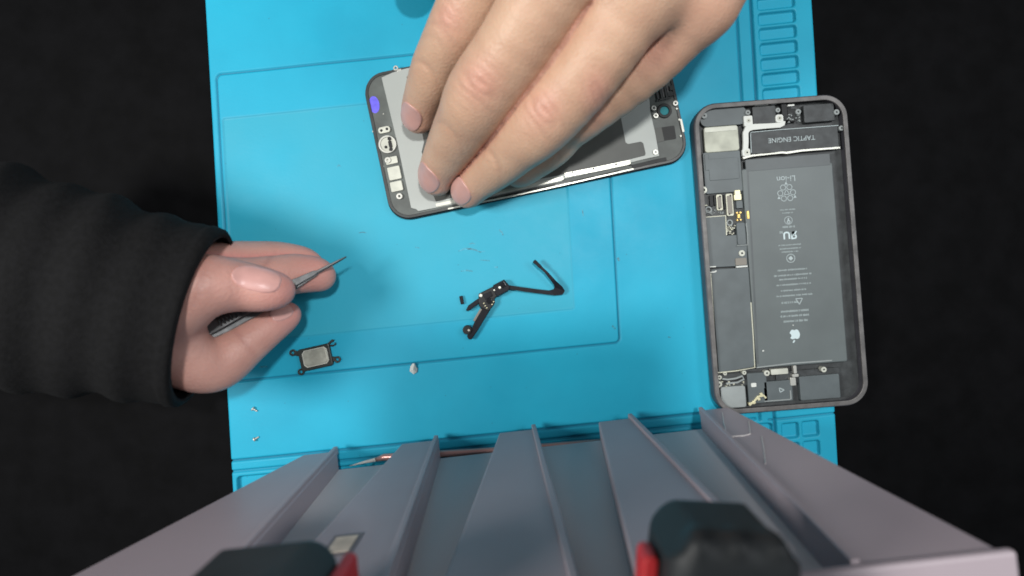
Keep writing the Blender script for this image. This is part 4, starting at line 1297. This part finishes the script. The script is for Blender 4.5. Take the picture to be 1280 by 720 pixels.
gpalm = [[R4(205, 360, 52, 13), R4(165, 372, 52, 14), gw], [R4(200, 375, 52, 13), gw], [R4(200, 425, 45, 11), R4(155, 405, 48, 12), gw], [gw, R4(70, 372, 54, 14)]]
g_dir = dr2(g_thumb[3], g_thumb[0])
gk = [(top_of(g_mid[4]), dr2(g_mid[4], g_mid[2]), 8, 0.2)]
gc = [(top_of(R4(345, 327, 24, 8)), dr2(g_index[3], g_index[1]), 7, 0.3, 0.9), (top_of(R4(276, 356, 49, 10)), g_dir, 8, 0.4, 1.0),
      (top_of(R4(318, 421, 27, 8)), dr2(g_low[3], g_low[1]), 7, 0.3, 0.9)]
th_n = (np.array(g_thumb[1][:3]) * 0.0 + np.array(R4(324, 350, 49, 1)[:3]), (0.05, 0.35, 0.93), (g_dir[0], g_dir[1], -0.15), 9.5, 13.5, 2)
lw_n = (np.array(R4(352, 391, 25.5, 1)[:3]), (0.3, 0.25, 0.9), (0.8, 0.5, -0.2), 6.5, 8.5, 3)
gft = [(g_index[1][:3], 11, .6), (g_thumb[0][:3], 11, .75), (g_low[0][:3], 11, .7), (g_mid[0][:3], 10, .5), (g_thumb[3][:3], 12, .3)]
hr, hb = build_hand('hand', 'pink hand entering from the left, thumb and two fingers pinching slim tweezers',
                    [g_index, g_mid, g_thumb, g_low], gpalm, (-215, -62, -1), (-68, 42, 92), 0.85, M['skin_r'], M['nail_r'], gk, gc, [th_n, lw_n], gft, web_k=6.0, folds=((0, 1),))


# black sleeve over the wrist and forearm of the left-hand side arm
def build_sleeve(parent):
    a = np.array(R4(256, 397, 45, 32)); b = np.array(R4(-80, 330, 60, 40))
    n = 90; m = 48
    V, F = [], []
    d = (b[:3] - a[:3]) / np.linalg.norm(b[:3] - a[:3])
    s = np.cross(d, (0, 0, 1)); s /= np.linalg.norm(s); u = np.cross(s, d)
    for layer, off in ((0, 0.0), (1, -2.0)):
        for i in range(n + 1):
            t = i / n
            p = a[:3] + (b[:3] - a[:3]) * t
            for k in range(m):
                an = 2 * math.pi * k / m
                r = a[3] + (b[3] - a[3]) * t + off + (0.9 * math.sin(t * 34 + 2 * math.sin(an)) + 0.8 * math.sin(t * 17 + an * 2)) * min(1, t * 6) + (0.9 if 0.008 < t < 0.05 else 0)
                V.append(tuple(p + s * (r * math.cos(an)) + u * (r * 0.8 * math.sin(an))))
    q = (n + 1) * m
    for i in range(n):
        for k in range(m):
            j = (k + 1) % m
            F.append((i * m + k, i * m + j, (i + 1) * m + j, (i + 1) * m + k))
            F.append((q + i * m + j, q + i * m + k, q + (i + 1) * m + k, q + (i + 1) * m + j))
    for k in range(m):
        j = (k + 1) % m
        F.append((j, k, q + k, q + j)); F.append((n * m + k, n * m + j, q + n * m + j, q + n * m + k))
    mesh_obj('sleeve', V, F, M['sleeve'], parent, smooth=True)


build_sleeve(hr)

# --- fine-pointed tweezers pinched between thumb and finger
tip = np.array(P3(433, 321, 21.0)); end = np.array(P3(236, 425, 40.0))
ax = (end - tip); axn = ax / np.linalg.norm(ax)
latv = np.cross(axn, (0, 0, 1)); latv /= np.linalg.norm(latv); upv = np.cross(latv, axn)
sd = thing('tweezers', 'slim grey metal tweezers with fine closed points, held in the hand at the left', 'tweezers', tuple((tip + end) / 2))
prof = [(0.0, .32, 0), (0.03, .5, 0.1), (0.10, .8, .18), (0.195, 1.0, .25), (0.215, 1.9, .35), (0.30, 2.5, .6), (0.38, 3.2, .9), (0.50, 4.2, 1.4), (0.62, 5.6, 1.7), (0.80, 6.2, 1.6), (0.93, 5.6, .9), (1.0, 5.0, .5)]
for sg in (-1, 1):
    g = Geo()
    for t_, w_, o_ in prof:
        cpt = tip + ax * t_ + sg * (upv * (o_ + .45) * 0.8 + latv * o_ * 0.55)
        for a_, b_ in ((-1, -.4), (1, -.4), (1, .4), (-1, .4)):
            g.v.append(tuple(cpt + latv * (a_ * w_ / 2) + upv * b_))
    n_ = len(prof)
    for i_ in range(n_ - 1):
        for k_ in range(4):
            j_ = (k_ + 1) % 4
            g.f.append((4 * i_ + k_, 4 * i_ + 4 + k_, 4 * i_ + 4 + j_, 4 * i_ + j_))
    g.f += [(0, 1, 2, 3), (4 * n_ - 1, 4 * n_ - 2, 4 * n_ - 3, 4 * n_ - 4)]
    arm_ = g.build('arm', M['tool_dark'], sd, bevel=0.22)
    if sg > 0:      # raised grip ribs across the upper arm
        g = Geo()
        for q in range(14):
            t_ = 0.52 + q * 0.022
            cpt = tip + ax * t_ + (upv * 2.75 + latv * .85)
            g.tube([tuple(cpt - latv * 2.3), tuple(cpt + latv * 2.3)], 0.38, 8)
        g.build('grip_ridges', M['tool_grip'], arm_, smooth=True)
g = Geo(); gp = P3(367, 353.5, 29.0); g.tube([gp, (gp[0] + .4, gp[1] - .2, gp[2] + .4)], [0.6, 0.3], 10); g.build('rivet', M['rail'], sd)

# ------------------------------------------------------------------ light, world, camera
w = bpy.data.worlds.new('World'); scene.world = w; w.use_nodes = True
bg = w.node_tree.nodes['Background']
bg.inputs['Color'].default_value = (0.80, 0.90, 1.0, 1)
bg.inputs['Strength'].default_value = 0.21


def area(name, loc, target, size, power, col, size_y=None):
    l = bpy.data.lights.new(name, 'AREA')
    l.energy = power; l.color = col; l.size = size * K
    if size_y:
        l.shape = 'RECTANGLE'; l.size_y = size_y * K
    o = bpy.data.objects.new(name, l); COL.objects.link(o)
    o.location = [c * K for c in loc]
    d = Vector([t - s for t, s in zip(target, loc)])
    o.rotation_euler = d.to_track_quat('-Z', 'Y').to_euler()
    return o


# unseen phone added above the camera, sized to shade the mat from the lamp
fp = thing('unseen_shade_phone', 'unseen black phone added flat above the bench to shade the mat', 'phone', (25, -40, 262))
Geo().prism(rrect(25, -40, 80, 150, 9), 262.5, 270).build('body', M['glass_black'], fp, bevel=1.2)
Geo().annulus((0, 0), 5.5, 4.0, 261.2, 262.5).build('lens_ring', M['rim'], fp, bevel=0.2)

area('bench_lamp', (60, 120, 650), (0, 0, 0), 42, 2.8, (1.0, 0.99, 0.96), 42)
area('ceiling_lamp', (-400, 10, 480), (-90, 0, 0), 130, 2.8, (1.0, 0.98, 0.94), 140)
area('window_lamp', (420, 150, 560), (20, 0, 0), 200, 0.95, (0.95, 0.98, 1.0), 160)

cam = bpy.data.cameras.new('camera')
co = bpy.data.objects.new('camera', cam); COL.objects.link(co)
cam.sensor_fit = 'HORIZONTAL'; cam.sensor_width = 36.0
cam.lens = FPX / 1280 * 36
# straight down; the lens shift puts the point below the camera where the photo has it
cam.shift_x = -(NX - 640) / 1280
cam.shift_y = -(360 - NY) / 1280
co.location = (0, 0, CAM_H * K)
co.rotation_euler = (0, 0, 0)
cam.clip_start = 0.005; cam.clip_end = 20
cam.dof.use_dof = True
cam.dof.focus_distance = 0.325
cam.dof.aperture_fstop = 11
scene.camera = co

scene.view_settings.view_transform = 'Standard'
scene.view_settings.look = 'None'
scene.view_settings.exposure = 0
scene.view_settings.gamma = 1
